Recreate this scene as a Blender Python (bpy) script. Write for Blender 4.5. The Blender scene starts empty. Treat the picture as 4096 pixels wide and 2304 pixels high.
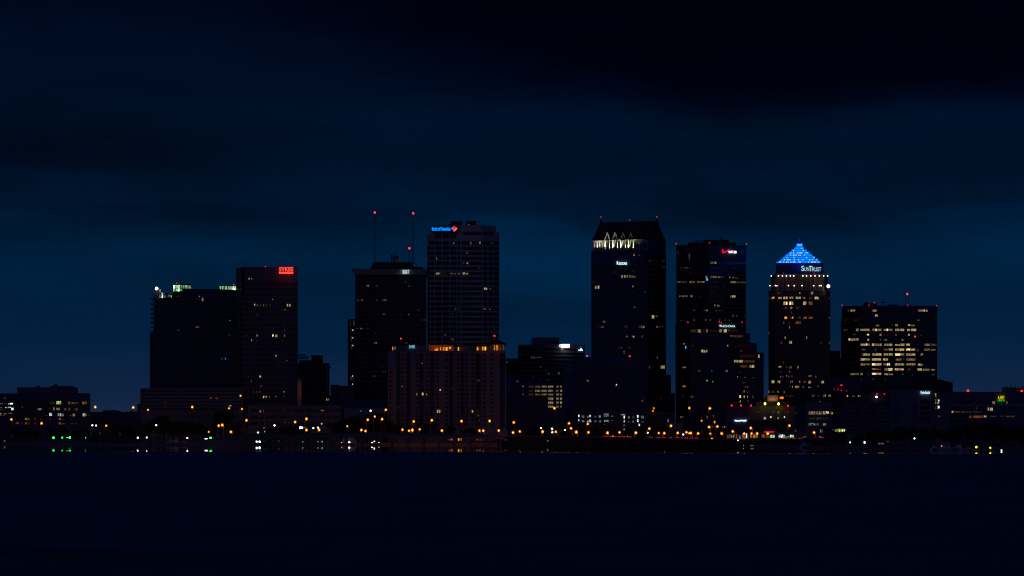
import bpy, math, random
from mathutils import Vector
random.seed(7)
S = bpy.context.scene
COL = S.collection
F = 15000.0            # pixels of the 4096-wide photograph per radian: one unit of slope
CX, HY, CAMZ = 2048.0, 1745.0, 6.0   # centre column, true horizon row, lens height above the bay
GZ = 1.2               # street level above the water

def wx(px, Y): return (px - CX) * Y / F
def wz(py, Y): return CAMZ + (HY - py) * Y / F
def lin(c):
    c = c / 255.0
    return c / 12.92 if c <= 0.04045 else ((c + 0.055) / 1.055) ** 2.4
def rgb(r, g, b): return (lin(r), lin(g), lin(b), 1.0)

# ------------------------------------------------------------------ node helpers
class NT:
    def __init__(s, tree): s.t = tree; s.n = tree.nodes; s.l = tree.links
    def new(s, typ, **kw):
        n = s.n.new(typ)
        for k, v in kw.items(): setattr(n, k, v)
        return n
    def put(s, sock, v):
        if isinstance(v, bpy.types.NodeSocket): s.l.new(v, sock)
        else: sock.default_value = v
    def m(s, op, a, b=None, c=None, clamp=False):
        n = s.new('ShaderNodeMath', operation=op, use_clamp=clamp)
        s.put(n.inputs[0], a)
        if b is not None: s.put(n.inputs[1], b)
        if c is not None: s.put(n.inputs[2], c)
        return n.outputs[0]
    def rng(s, v, a, b, c, d, smooth=False):
        n = s.new('ShaderNodeMapRange')
        if smooth: n.interpolation_type = 'SMOOTHSTEP'
        s.put(n.inputs[0], v)
        for i, q in enumerate((a, b, c, d)): s.put(n.inputs[1 + i], q)
        return n.outputs[0]
    def comb(s, x, y, z):
        n = s.new('ShaderNodeCombineXYZ')
        for i, q in enumerate((x, y, z)): s.put(n.inputs[i], q)
        return n.outputs[0]
    def noise(s, vec, scale, detail=3, rough=0.5):
        n = s.new('ShaderNodeTexNoise'); s.put(n.inputs['Vector'], vec)
        n.inputs['Scale'].default_value = scale; n.inputs['Detail'].default_value = detail
        n.inputs['Roughness'].default_value = rough
        return n.outputs[0]
    def mix(s, f, a, b, mode='MIX'):
        n = s.new('ShaderNodeMix', data_type='RGBA', blend_type=mode)
        s.put(n.inputs[0], f); s.put(n.inputs[6], a); s.put(n.inputs[7], b)
        return n.outputs[2]
    def ramp(s, f, stops):
        n = s.new('ShaderNodeValToRGB'); s.put(n.inputs[0], f)
        e = n.color_ramp.elements
        while len(e) < len(stops): e.new(0.5)
        for i, (p, c) in enumerate(stops): e[i].position = p; e[i].color = c
        return n.outputs[0]

MATS = {}
def mat_new(name):
    m = bpy.data.materials.new(name); m.use_nodes = True
    nt = NT(m.node_tree)
    return m, nt, m.node_tree.nodes['Principled BSDF']

def facade(name, col, rough=0.85, var=0.25, scale=0.06):
    if name in MATS: return MATS[name]
    m, nt, b = mat_new(name)
    tc = nt.new('ShaderNodeTexCoord')
    mp = nt.new('ShaderNodeMapping'); nt.put(mp.inputs[0], tc.outputs['Object']); mp.inputs['Scale'].default_value = (1, 1, 0.35)
    n1 = nt.noise(mp.outputs[0], scale, 4); n2 = nt.noise(mp.outputs[0], scale * 14, 2)
    f = nt.m('ADD', nt.m('MULTIPLY', n1, 0.7), nt.m('MULTIPLY', n2, 0.3))
    a = tuple(c * (1 - var) for c in col) + (1,); d = tuple(c * (1 + var) for c in col) + (1,)
    nt.put(b.inputs['Base Color'], nt.mix(nt.rng(f, 0.3, 0.7, 0, 1), a, d))
    b.inputs['Roughness'].default_value = rough
    bp = nt.new('ShaderNodeBump'); bp.inputs['Strength'].default_value = 0.15; bp.inputs['Distance'].default_value = 0.1
    nt.put(bp.inputs['Height'], n2); nt.put(b.inputs['Normal'], bp.outputs[0])
    MATS[name] = m
    return m

def glass():
    if 'dark_glass' in MATS: return MATS['dark_glass']
    m, nt, b = mat_new('dark_glass')
    tc = nt.new('ShaderNodeTexCoord')
    n = nt.noise(tc.outputs['Object'], 0.4, 1)
    nt.put(b.inputs['Base Color'], nt.mix(n, (0.004, 0.004, 0.006, 1), (0.012, 0.012, 0.016, 1)))
    b.inputs['Roughness'].default_value = 0.25; b.inputs['IOR'].default_value = 1.45
    MATS['dark_glass'] = m
    return m

LC = dict(w=(252, 220, 152), y=(225, 245, 130), c=(232, 248, 255), o=(255, 152, 92), a=(255, 166, 34), b=(40, 160, 255),
          t=(30, 190, 160), g=(185, 255, 200), p=(242, 200, 255), r=(255, 22, 48), m=(225, 25, 110))
GAIN = 0.40
def lit_mat(code):
    """lit room behind glass: even lamplight broken by blinds, columns and desks"""
    key = 'lit_' + code
    if key in MATS: return MATS[key]
    lev = float(code[1:]) / 10; col = rgb(*((255, 204, 138) if code[0] == 'w' and lev <= 0.5 else LC[code[0]]))
    st = lev ** 2.2 * GAIN * dict(c=1.4, g=1.5, a=1.7, b=1.2).get(code[0], 1.0) * (2.2 if lev >= 0.95 else 1.25 if lev >= 0.85 else 1.0)
    m = bpy.data.materials.new(key); m.use_nodes = True
    nt = NT(m.node_tree); nt.n.remove(nt.n['Principled BSDF'])
    tc = nt.new('ShaderNodeTexCoord'); oi = nt.new('ShaderNodeObjectInfo')
    mp = nt.new('ShaderNodeMapping'); nt.put(mp.inputs[0], tc.outputs['Object']); mp.inputs['Scale'].default_value = (1, 1, 0.45)
    nt.put(mp.inputs[1], nt.comb(nt.m('MULTIPLY', oi.outputs['Random'], 91.0), 0, 0))
    n = nt.noise(mp.outputs[0], 1.0, 2)
    f = nt.rng(n, 0.32, 0.7, 0.2, 1.9)
    e = nt.new('ShaderNodeEmission'); e.inputs[0].default_value = col
    nt.put(e.inputs[1], nt.m('MULTIPLY', f, st))
    nt.l.new(e.outputs[0], nt.n['Material Output'].inputs[0])
    m.cycles.emission_sampling = 'AUTO'
    MATS[key] = m
    return m

def glow(name, col, st, sample=True):
    if name in MATS: return MATS[name]
    m = bpy.data.materials.new(name); m.use_nodes = True
    nt = NT(m.node_tree); nt.n.remove(nt.n['Principled BSDF'])
    e = nt.new('ShaderNodeEmission'); e.inputs[0].default_value = rgb(*col); e.inputs[1].default_value = st
    nt.l.new(e.outputs[0], nt.n['Material Output'].inputs[0])
    m.cycles.emission_sampling = 'AUTO' if sample else 'NONE'
    MATS[name] = m
    return m

# ------------------------------------------------------------------ mesh helpers
class MB:
    def __init__(s): s.v = []; s.f = []
    def add(s, v, f):
        o = len(s.v); s.v += [tuple(q) for q in v]; s.f += [tuple(i + o for i in q) for q in f]; return s
    def box(s, x0, x1, y0, y1, z0, z1):
        return s.prism([(x0, y0), (x1, y0), (x1, y1), (x0, y1)], z0, z1)
    def prism(s, poly, z0, z1, top=None):
        n = len(poly); tp = top or poly
        v = [(x, y, z0) for x, y in poly] + [(x, y, z1) for x, y in tp]
        f = [(i, (i + 1) % n, n + (i + 1) % n, n + i) for i in range(n)]
        f += [tuple(range(n - 1, -1, -1)), tuple(range(n, 2 * n))]
        return s.add(v, f)
    def cyl(s, x, y, z0, z1, r0, r1=None, n=8):
        r1 = r0 if r1 is None else r1
        a = [(x + r0 * math.cos(i * 2 * math.pi / n), y + r0 * math.sin(i * 2 * math.pi / n)) for i in range(n)]
        b = [(x + r1 * math.cos(i * 2 * math.pi / n), y + r1 * math.sin(i * 2 * math.pi / n)) for i in range(n)]
        return s.prism(a, z0, z1, b)
    def tube(s, p, q, r, n=5):
        p = Vector(p); q = Vector(q); d = (q - p).normalized()
        u = d.orthogonal().normalized(); w = d.cross(u)
        ring = [u * math.cos(i * 2 * math.pi / n) * r + w * math.sin(i * 2 * math.pi / n) * r for i in range(n)]
        v = [p + k for k in ring] + [q + k for k in ring]
        f = [(i, (i + 1) % n, n + (i + 1) % n, n + i) for i in range(n)] + [tuple(range(n - 1, -1, -1)), tuple(range(n, 2 * n))]
        return s.add(v, f)
    def ball(s, x, y, z, r, n=8, m=5, sz=1.0):
        v = []; f = []
        for j in range(m + 1):
            t = math.pi * j / m
            for i in range(n):
                a = 2 * math.pi * i / n
                v.append((x + r * math.sin(t) * math.cos(a), y + r * math.sin(t) * math.sin(a), z + r * sz * math.cos(t)))
        for j in range(m):
            for i in range(n):
                f.append((j * n + i, (j + 1) * n + i, (j + 1) * n + (i + 1) % n, j * n + (i + 1) % n))
        return s.add(v, f)
    def mesh(s, name, mat, off=(0, 0, 0)):
        me = bpy.data.meshes.new(name)
        me.from_pydata([(a - off[0], b - off[1], c - off[2]) for a, b, c in s.v], [], s.f)
        if mat: me.materials.append(mat)
        me.update()
        return me
    def build(s, name, mat, parent=None):
        off = tuple(abs_loc(parent)) if parent else (0, 0, 0)
        o = bpy.data.objects.new(name, s.mesh(name, mat, off)); COL.objects.link(o)
        if parent: o.parent = parent
        return o

def abs_loc(o):
    l = Vector(o.location)
    while o.parent: o = o.parent; l += Vector(o.location)
    return l
def tag(o, label=None, cat=None, group=None, kind=None):
    if label: o['label'] = label
    if cat: o['category'] = cat
    if group: o['group'] = group
    if kind: o['kind'] = kind
    return o
def empty(name, loc, label, cat, group=None):
    o = bpy.data.objects.new(name, None); COL.objects.link(o); o.location = loc
    o.empty_display_size = 1
    return tag(o, label, cat, group)
def copy_tree(o, parent=None):
    c = o.copy(); COL.objects.link(c)
    if parent: c.parent = parent
    for ch in list(o.children): copy_tree(ch, c)
    return c
def lamp(kind, loc, energy, col, parent, size=0.3, aim=None, angle=70):
    d = bpy.data.lights.new('lamp', kind); d.energy = energy; d.color = tuple(lin(c) for c in col)
    d.shadow_soft_size = size
    o = bpy.data.objects.new('lamp_light', d); COL.objects.link(o)
    o.location = Vector(loc) - abs_loc(parent) if parent else loc
    o.parent = parent
    if kind == 'SPOT':
        d.spot_size = math.radians(angle); d.spot_blend = 0.6
        o.rotation_euler = (Vector(aim)).to_track_quat('-Z', 'Y').to_euler()
    return o

# ------------------------------------------------------------------ building class
def T(ox, oy, s): return lambda x, y: (ox + x / s, oy + y / s)
ZA, ZB, ZC, ZD = T(0, 1450, 3.623), T(540, 1060, 2.415), T(500, 1500, 4.14), T(1000, 1500, 4.14)
ZE, ZF, ZG, ZH = T(1340, 820, 2.415), T(1480, 1340, 2.898), T(2000, 1320, 2.787), T(2320, 840, 2.414)
ZI, ZJ, ZK, ZL = T(2600, 1400, 3.293), T(2980, 920, 2.898), T(3300, 1150, 3.22), T(3000, 1500, 4.14)
ZM, ZN, ZO, ZP = T(3496, 1480, 3.917), T(1740, 1320, 8.05), T(600, 1120, 7.156), T(2340, 860, 6.585)
ZS = T(0, 0, 1)

class Bld:
    def __init__(s, name, px, Y, label, cat, group=None):
        s.e = empty(name, (wx(px, Y), Y, GZ), label, cat, group)
        s.faces = []; s.litq = []; s.darkq = []
    def wall(s, front, ytop, ybot, mat, depth=35, name='wall', faces=True, extra=None):
        """front: (px, Y) corners seen from the bay, left to right; rows are read at the nearest corner"""
        Yn = min(Y for _, Y in front)
        pts = [(wx(p, Y), Y) for p, Y in front]
        # rear corners step in a little where a flank would otherwise widen the silhouette
        yr, yl = max(pts[-1][1], Yn) + depth, max(pts[0][1], Yn) + depth
        xr, xl = min(pts[-1][0], wx(front[-1][0], yr) - 0.4), max(pts[0][0], wx(front[0][0], yl) + 0.4)
        back = [(xr, yr), (xl, yl)]
        z1 = wz(ytop, Yn); z0 = GZ - 0.3 if ybot is None else wz(ybot, Yn)
        mb = MB().prism(pts + back, z0, z1)
        if extra: extra(mb)
        o = mb.build(name, mat, s.e)
        if faces:
            for i in range(len(front) - 1):
                s.faces.append((front[i][0], front[i][1], front[i + 1][0], front[i + 1][1], ytop, 9999 if ybot is None else ybot, Yn))
        return o
    def face_at(s, px, py):
        best = None
        for f in s.faces:
            if f[0] - 0.5 <= px <= f[2] + 0.5 and f[4] - 3 <= py <= f[5] + 3:
                if best is None or f[6] < best[6]: best = f
        return best
    def on(s, f, px):
        k = (px - CX) / F
        x0, y0, x1, y1 = wx(f[0], f[1]), f[1], wx(f[2], f[3]), f[3]
        den = (x1 - x0) - k * (y1 - y0)
        t = (k * y0 - x0) / den
        return Vector((x0 + (x1 - x0) * t, y0 + (y1 - y0) * t, 0))
    def slab(s, mb, x0, y0, x1, y1, d0=0.0, d1=0.12):
        f = s.face_at((x0 + x1) / 2, (y0 + y1) / 2)
        if f is None: return False
        x0 = max(x0, f[0] + 0.2); x1 = min(x1, f[2] - 0.2)
        if x1 - x0 < 0.5: return False
        a, b = s.on(f, x0), s.on(f, x1)
        n = Vector((b.y - a.y, -(b.x - a.x), 0)).normalized()
        z1, z0 = wz(y0, a.y), wz(y1, a.y)
        z1b, z0b = z1, z0
        v = []
        for d in (d0, d1):
            for p, z in ((a, z0), (b, z0), (b, z1), (a, z1)):
                q = p + n * d; v.append((q.x, q.y, z))
        mb.add(v, [(4, 5, 6, 7), (0, 1, 5, 4), (1, 2, 6, 5), (2, 3, 7, 6), (3, 0, 4, 7)])
        return True
    def lit(s, Z, data):
        for it in data.replace('\n', ';').split(';'):
            it = it.strip()
            if not it: continue
            r, code = it.rsplit(' ', 1) if ' ' in it else it.rsplit(',', 1)
            a, b, c, d = [float(q) for q in r.split(',')]
            x0, y0 = Z(a, b); x1, y1 = Z(c, d)
            x0 += 0.6; x1 -= 0.6; y0 += 0.5; y1 -= 0.5
            s.litq.append((x0, y0, x1, y1, code))
    def dark(s, Z, xs, ys, name='window'):
        for y0, y1 in ys:
            for x0, x1 in xs:
                p = Z(x0, y0); q = Z(x1, y1)
                s.darkq.append((p[0], p[1], q[0], q[1], name))
    def relief(s, Z, rects, mat, d1=0.35, name='pier', d0=0.0):
        mb = MB()
        for x0, y0, x1, y1 in rects:
            p = Z(x0, y0); q = Z(x1, y1)
            s.slab(mb, p[0], p[1], q[0], q[1], d0, d1)
        if mb.v: return mb.build(name, mat, s.e)
    def box(s, name, x0, x1, y0, y1, Y, depth, mat, parent=None):
        return MB().box(wx(x0, Y), wx(x1, Y), Y, Y + depth, wz(y1, Y), wz(y0, Y)).build(name, mat, parent or s.e)
    def beacon(s, px, py, Y, r=0.7, col='r', k=1.0):
        r *= 0.74
        x, z = wx(px, Y), wz(py, Y)
        mb = MB().ball(x, Y, z, r)
        o = mb.build('beacon', GL[col], s.e)
        return o
    def pole(s, px, py0, py1, Y, r=0.25, name='antenna'):
        return MB().cyl(wx(px, Y), Y, wz(py1, Y), wz(py0, Y), r, r * 0.7, 6).build(name, M['steel'], s.e)
    def done(s):
        q = sorted(s.litq, key=lambda a: -(a[2] - a[0]) * (a[3] - a[1]))
        for i, (x0, y0, x1, y1, c) in enumerate(q[:100]):
            mb = MB()
            if s.slab(mb, x0, y0, x1, y1, 0.0, 0.22): mb.build('lit_window', lit_mat(c), s.e)
        rest = {}
        for x0, y0, x1, y1, c in q[100:]:
            mb = rest.setdefault('w3' if c[0] == 'w' else c, MB()); s.slab(mb, x0, y0, x1, y1, 0.0, 0.22)
        if rest:
            mb = MB(); mats = []
            me_mats = []
            for c, k in rest.items(): mb.add(k.v, k.f)
            o = mb.build('lit_window', lit_mat('w4'), s.e); o['kind'] = 'stuff'
        d = sorted(s.darkq, key=lambda a: -(a[2] - a[0]) * (a[3] - a[1]))
        n = 0; left = MB(); nm = None
        cnt = {}
        for x0, y0, x1, y1, name in d:
            cnt[name] = cnt.get(name, 0) + 1
            if cnt[name] <= 100:
                mb = MB()
                if s.slab(mb, x0, y0, x1, y1, 0.0, 0.1): mb.build(name, glass(), s.e)
            else:
                s.slab(left, x0, y0, x1, y1, 0.0, 0.1); nm = name
        if left.v:
            o = left.build(nm, glass(), s.e); o['kind'] = 'stuff'

def rows(c0, step, n, h): return [(c0 + step * i - h / 2, c0 + step * i + h / 2) for i in range(n)]

# ------------------------------------------------------------------ materials
M = dict(
    dark=facade('dark_cladding', (0.05, 0.055, 0.13)), blue=facade('blue_grey_cladding', (0.10, 0.115, 0.22)),
    brown=facade('brown_stone', (0.19, 0.145, 0.14)), boa=facade('pale_granite', (0.50, 0.44, 0.47)),
    apt=facade('apartment_stucco', (0.48, 0.27, 0.21)), apt2=facade('apartment_upper_stucco', (0.27, 0.26, 0.32)),
    black=facade('black_cladding', (0.02, 0.02, 0.055)), granite=facade('blue_granite', (0.055, 0.065, 0.17)),
    conc=facade('concrete', (0.22, 0.19, 0.19)), pale=facade('pale_concrete', (0.36, 0.33, 0.34)),
    cream=facade('cream_stone', (0.55, 0.50, 0.40)), steel=facade('dark_steel', (0.05, 0.05, 0.055), 0.5),
    roof=facade('roofing', (0.03, 0.03, 0.035)), maroon=facade('red_brown_brick', (0.15, 0.095, 0.085)),
    hosp=facade('hospital_stone', (0.22, 0.17, 0.12)), white=facade('white_paint', (0.7, 0.7, 0.7), 0.5),
    garage=facade('garage_stone', (0.32, 0.22, 0.20)),
    crown=facade('crown_stone', (0.55, 0.47, 0.42)),
)
GL = dict(r=glow('red_beacon', (255, 10, 42), 1.5), rs=glow('red_beacon_bright', (255, 36, 48), 3.5),
          w=glow('white_lamp', (255, 246, 225), 5.0), fl=glow('facade_bulb', (255, 240, 222), 2.2), sod=glow('sodium_glass', (255, 122, 10), 1.15), sodc=glow('sodium_core', (255, 192, 76), 4.0),
          grn=glow('green_lamp', (40, 255, 70), 5.0), cool=glow('cool_lamp', (225, 255, 245), 4.0),
          yel=glow('yellow_lamp', (255, 220, 30), 2.6), lime=glow('lime_lamp', (235, 255, 90), 3.0),
          tail=glow('tail_lamp', (255, 15, 75), 0.8), tailb=glow('tail_lamp_bright', (255, 25, 70), 1.6), dimo=glow('dim_orange_lamp', (255, 120, 50), 1.6))
# ================================================================== buildings, left to right
# --- office block cut by the left edge
b = Bld('office_building', 150, 2830, 'low dark office block at the left edge with rows of white and orange lit windows', 'office building')
b.wall([(-160, 2850), (92, 2825), (362, 2825)], 1573, None, M['dark'], 40)
b.box('roof_plant', 68, 302, 1549, 1573, 2840, 16, M['blue']); b.box('roof_plant', 200, 288, 1543, 1549, 2842, 10, M['blue'])
b.box('roof_vent', 214, 226, 1537, 1543, 2844, 4, M['steel']); b.box('roof_vent', 143, 160, 1544, 1549, 2842, 3, M['steel'])
b.relief(ZA, [(-500, y - 6, 1312, y + 6) for y in (545, 630, 712, 790, 850, 905)], M['granite'], 0.5, 'floor_slab')
b.dark(ZA, [(i * 90 - 470, i * 90 - 395) for i in range(20)], [(560, 612), (645, 697), (727, 780)])
b.lit(ZA, '''60,508,82,526 p5;5,588,45,605 p5;70,588,92,602 p4;118,590,140,612 c9;145,585,190,608 c10;0,645,35,662 p5;75,645,105,662 c8;112,640,130,660 c8
135,642,165,660 c9;165,655,198,692 c10;0,675,15,695 o6;30,678,48,695 o5;0,730,28,752 o9;55,732,95,750 o7;120,728,178,745 o7;50,752,75,775 w4;5,755,30,775 p5
722,570,765,605 w3;770,562,795,605 w3;816,558,852,606 y10;854,558,888,606 y9;985,565,1015,605 w6;1035,570,1065,605 w5;1070,575,1095,605 w4;1105,572,1135,602 w4;1190,565,1225,606 w6;1228,565,1258,606 w5;1285,565,1300,605 w2
310,575,335,592 w2;318,640,345,660 w5;355,645,372,655 w2;545,662,605,692 w6;715,655,732,680 w4;770,650,792,695 w7;818,655,870,692 w6;928,662,965,695 w4;985,655,1018,695 w5;1075,665,1130,695 w4
712,730,755,775 c9;555,740,570,765 w2;628,740,645,765 w2;660,760,690,775 w3;835,735,865,778 c6;866,735,895,780 c8;896,740,925,780 c5;1010,755,1050,780 w3;1052,740,1090,782 w6;1198,735,1230,780 c9;1232,740,1258,780 w6;1280,750,1300,775 w3
360,800,400,835 o7;410,805,430,835 o6;490,800,520,835 o3;580,805,608,838 o3;660,822,700,835 o2;712,808,735,835 o3;850,805,885,835 o6;890,815,920,835 o4;1015,818,1040,832 o2;230,862,272,895 o5;300,865,325,895 o3;360,865,395,898 o5
412,865,430,898 o4;500,868,525,898 o4;852,868,885,898 o7;886,875,950,898 o4;1015,880,1115,895 o3;818,872,830,895 o3;55,1125,82,1150 o5;35,1132,52,1145 o3;115,990,145,1015 o3;160,1055,180,1085 o3''')
b.done()

# --- low flat building in the gap
b = Bld('parking_deck', 460, 2900, 'low flat parking deck in the gap right of the left office block', 'parking deck')
b.wall([(362, 2900), (604, 2900)], 1648, None, M['blue'], 50)
b.dark(ZS, [(368 + 58 * i, 368 + 58 * i + 50) for i in range(4)], [(1678, 1687), (1702, 1712)], 'opening')
b.box('stair_head', 549, 559, 1615, 1648, 2905, 8, M['brown'])
b.lit(ZA, '1195,845,1235,862 r2;1980,815,1995,828 r4')
b.done()

# --- striped garage
b = Bld('parking_garage', 760, 2900, 'brown striped parking garage with pale floor bands below the dark left tower', 'parking garage')
b.wall([(561, 2890), (972, 2890)], 1553, None, M['garage'], 60)
b.dark(ZC, [(262 + 140 * i, 262 + 140 * i + 132) for i in range(12)], rows(268, 59, 6, 24), 'opening')
b.relief(ZC, [(250, 218, 1950, 240)], M['garage'], 0.5, 'parapet')
b.lit(ZC, '880,258,905,278 o3;1400,372,1440,395 o6;1485,372,1545,400 o4;650,442,668,465 o5;640,490,665,525 o2;1738,265,1755,285 t4;1738,390,1755,412 t4;1720,495,1762,522 c6;1755,440,1768,470 t3;1905,330,1924,362 c10')
b.done()
b = Bld('low_building', 760, 2830, 'low dark building with a row of square openings in front of the striped garage', 'building')
b.wall([(604, 2840), (970, 2830)], 1641, None, M['brown'], 30)
b.dark(ZC, [(740, 810), (862, 935), (975, 1060), (1090, 1170), (1215, 1290), (1335, 1415), (1455, 1530)], [(668, 720), (758, 806)])
b.done()

# --- dark residential tower with glowing roof rooms
def extra(mb):
    pass
b = Bld('residential_tower', 770, 3050, 'dark wide tower with two greenish white glowing rooms on its roof', 'tower')
b.wall([(692, 3050), (948, 3050)], 1156, None, M['dark'], 40)
b.wall([(614, 3062), (692, 3052)], 1191, None, M['dark'], 36, 'side_wall')
b.wall([(600, 3080), (614, 3070)], 1330, None, M['dark'], 20, 'side_wall')
b.box('parapet', 613, 642, 1160, 1192, 3060, 10, M['black'])
b.relief(ZB, [(x, 300, x + 4, 1185) for x in (188, 236, 272, 318, 398, 474, 580, 655, 752, 828)], M['blue'], 0.6, 'pier')
b.dark(ZB, [(190, 234), (240, 270), (276, 316), (322, 396), (402, 472), (478, 578), (584, 653), (659, 750), (756, 826), (832, 965)], rows(352, 46, 18, 26), 'window_band')
mb = MB()
for i in range(22):
    y = 1195 + 18.4 * i
    x = 604 if y < 1330 else 600
    Y = 3066; mb.box(wx(x - 2, Y), wx(x + 6, Y), Y, Y + 8, wz(y + 5, Y), wz(y, Y))
mb.build('balcony', M['granite'], b.e)
b.wall([(690, 3046), (766, 3046)], 1136, 1167, M['steel'], 14, 'roof_room')
b.wall([(728, 3046.2), (766, 3046.2)], 1156, 1168, M['black'], 12, 'roof_room')
b.wall([(875, 3046), (946, 3046)], 1143, 1162, M['steel'], 14, 'roof_room')
b.wall([(636, 3049), (722, 3049)], 1174, 1194, M['black'], 8, 'terrace_wall')
b.lit(ZO, '''660,142,728,245 g10;740,145,775,245 g9;785,143,865,248 g10;875,150,930,245 g7;936,150,992,245 g7;1005,150,1085,245 g8;1095,155,1175,250 g7
660,255,728,328 g9;740,255,775,328 g9;785,255,865,328 g10;870,262,930,320 g6
1985,170,2040,265 g8;2055,175,2130,272 g8;2142,175,2210,272 g9;2222,175,2285,278 g8;2290,175,2348,278 g8;2360,178,2465,288 g10
272,405,308,520 c7;328,360,375,515 c10;380,420,465,510 c4;505,420,590,495 g4;588,430,630,500 g8;770,450,810,485 c2;835,450,860,485 c2''')
b.lit(ZB, '''585,592,622,608 o5;410,620,430,640 w3;702,440,712,452 o3;912,530,924,544 b9;900,672,924,686 o3;818,885,830,900 b3;832,900,845,913 b8;855,882,866,900 b5;868,898,880,916 b9
906,1033,916,1044 b6;618,296,628,310 c7;645,315,662,350 c6;590,318,625,335 o2;914,978,924,988 m3''')
b.beacon(707.6, 1133, 3048); b.beacon(935, 1139, 3048); b.beacon(655.6, 1175, 3050); b.beacon(684, 1175, 3050)
MB().ball(wx(626.5, 3058), 3058, wz(1154, 3058), 1.3).build('floodlight', GL['w'], b.e)
lamp('POINT', (wx(629, 3060), 3055, wz(1150, 3060)), 500, (230, 255, 200), b.e)
MB().box(wx(638, 3056), wx(642, 3056), 3056, 3058, wz(1169, 3056), wz(1157, 3056)).build('lamp_panel', lit_mat('g8'), b.e)
b.done()

# --- brown office tower with the red sign
b = Bld('office_tower', 1068, 3000, 'tall brown office tower with a dense window grid and red corner sign', 'tower')
b.wall([(944, 3020), (968, 3000), (1191, 3000)], 1068, None, M['brown'], 45)
b.dark(ZB, [(1028 + 26.5 * i - 9, 1028 + 26.5 * i + 9) for i in range(21)], rows(184, 48.8, 24, 30))
b.dark(ZB, [(980, 988), (994, 1002)], rows(184, 48.8, 24, 26))
b.relief(ZB, [(1030, 30, 1056, 285)], M['black'], 0.3, 'louvre')
b.lit(ZB, '''1095,124,1108,142 w8;1122,126,1134,140 w6;1325,326,1336,340 w6;1150,374,1162,395 w9;1176,375,1190,400 w4;1204,375,1220,400 w3;1235,375,1250,400 w4;1265,376,1280,398 w3;1298,375,1310,398 w3
1466,376,1480,402 w9;1488,376,1503,402 w9;1442,425,1455,440 w7;1416,427,1426,440 o4;1210,430,1220,440 o3;1298,425,1308,440 o3;1175,475,1188,490 o4;1330,520,1345,528 o2;1440,573,1450,583 o4;1440,622,1450,638 w3
1172,672,1188,690 w8;1324,670,1340,692 w10;1355,672,1376,698 w9;1437,670,1450,692 w5;1072,672,1080,686 w3;1120,718,1132,735 w7;1174,726,1183,737 b6;1418,720,1428,735 w3;1356,868,1372,886 w8;1328,870,1340,880 w3
1462,916,1472,928 w7;1384,922,1392,932 o4;1325,970,1335,980 o2;1200,1066,1218,1086 w9;1088,1068,1098,1085 w3;1484,1070,1492,1085 w3;1118,1112,1130,1130 w5;1434,1216,1446,1232 w8;1236,1263,1250,1286 w9;1260,1262,1276,1280 w9
1292,1265,1306,1280 o6;1352,1264,1366,1278 o6;1212,1162,1222,1185 o5;1294,1168,1302,1180 o4;1142,1215,1154,1235 w3;1170,1215,1184,1235 w3;1200,1215,1214,1235 w3;1092,1263,1100,1276 w4;1436,1262,1446,1278 w4''')
b.beacon(1061.7, 1066, 3003)
b.done()
SYK = b

# --- old hotel with rooftop letters
b = Bld('hotel', 1250, 3260, 'dark old hotel with unlit letters on its roof right of the red sign tower', 'hotel')
b.wall([(1185, 3260), (1304, 3260), (1318, 3275)], 1452, None, M['maroon'], 30)
b.wall([(1197, 3262), (1292, 3262)], 1441, 1452, M['maroon'], 24, 'upper_wall')
b.box('penthouse', 1246, 1288, 1424, 1441, 3264, 12, M['maroon']); b.box('cornice', 1243, 1291, 1421, 1425, 3263, 14, M['roof'])
b.box('balcony', 1318, 1321, 1466, 1474, 3276, 10, M['maroon'])
b.dark(ZB, [(1606 + 24 * i, 1606 + 24 * i + 12) for i in range(11)], rows(985, 30, 9, 17))
b.done()
HOT = b
b = Bld('stair_tower', 1198, 2960, 'narrow pinkish lit wall slab standing between the brown tower and the old hotel', 'building')
b.wall([(1190, 2960), (1206, 2960)], 1514, None, M['apt'], 10)
b.relief(ZD, [(788, 60, 848, 90)], M['maroon'], 0.4, 'cap')
lamp('POINT', (wx(1199, 2948), 2950, wz(1560, 2950)), 230, (255, 160, 165), b.e, 1.0)
b.done()

b = Bld('low_building', 1350, 3100, 'small two part block between the old hotel and the narrow lit stair shaft', 'building')
b.wall([(1322, 3100), (1356, 3100)], 1539, None, M['dark'], 20)
b.wall([(1356, 3104), (1420, 3104)], 1543, None, M['brown'], 20, 'side_wall')
b.lit(ZD, '1262,388,1278,430 w9;1285,388,1302,425 w8;1312,388,1325,410 w4')
b.wall([(1290, 3080), (1330, 3080)], 1585, None, M['dark'], 15, 'annex_wall')
b.done()

b = Bld('parking_garage', 1180, 2790, 'low brown parking garage of three open levels behind the left bridge end', 'parking garage')
b.wall([(992, 2795), (1362, 2790)], 1622, None, M['garage'], 40)
b.dark(ZD, [(10, 240), (260, 440), (456, 705), (722, 895), (915, 1120), (1140, 1345), (1365, 1490)], [(560, 618), (672, 722), (776, 824)], 'opening')
b.relief(ZD, [(135, 838, 960, 858)], M['conc'], 0.6, 'floor_slab')
b.lit(ZD, '''160,578,182,620 w8;212,575,228,612 w6;30,568,46,585 r3;565,575,592,590 w4;1172,575,1232,600 w5;135,672,158,690 w4;575,778,590,795 a6;155,790,168,815 w4;230,785,245,815 w3;1172,795,1192,820 c9;1195,792,1212,820 c8;640,785,665,805 w4;370,800,385,818 w3
812,852,880,892 c10;905,860,925,880 c7;280,790,330,820 w2;1120,700,1135,720 w3;1120,862,1135,880 c6;1140,868,1160,885 c6;220,860,250,885 c5''')
b.done()
b = Bld('low_building', 1465, 2900, 'flat dark blue building with a pale base below the flared crown tower', 'building')
b.wall([(1377, 2900), (1536, 2900)], 1600, None, M['pale'], 40)
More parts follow.
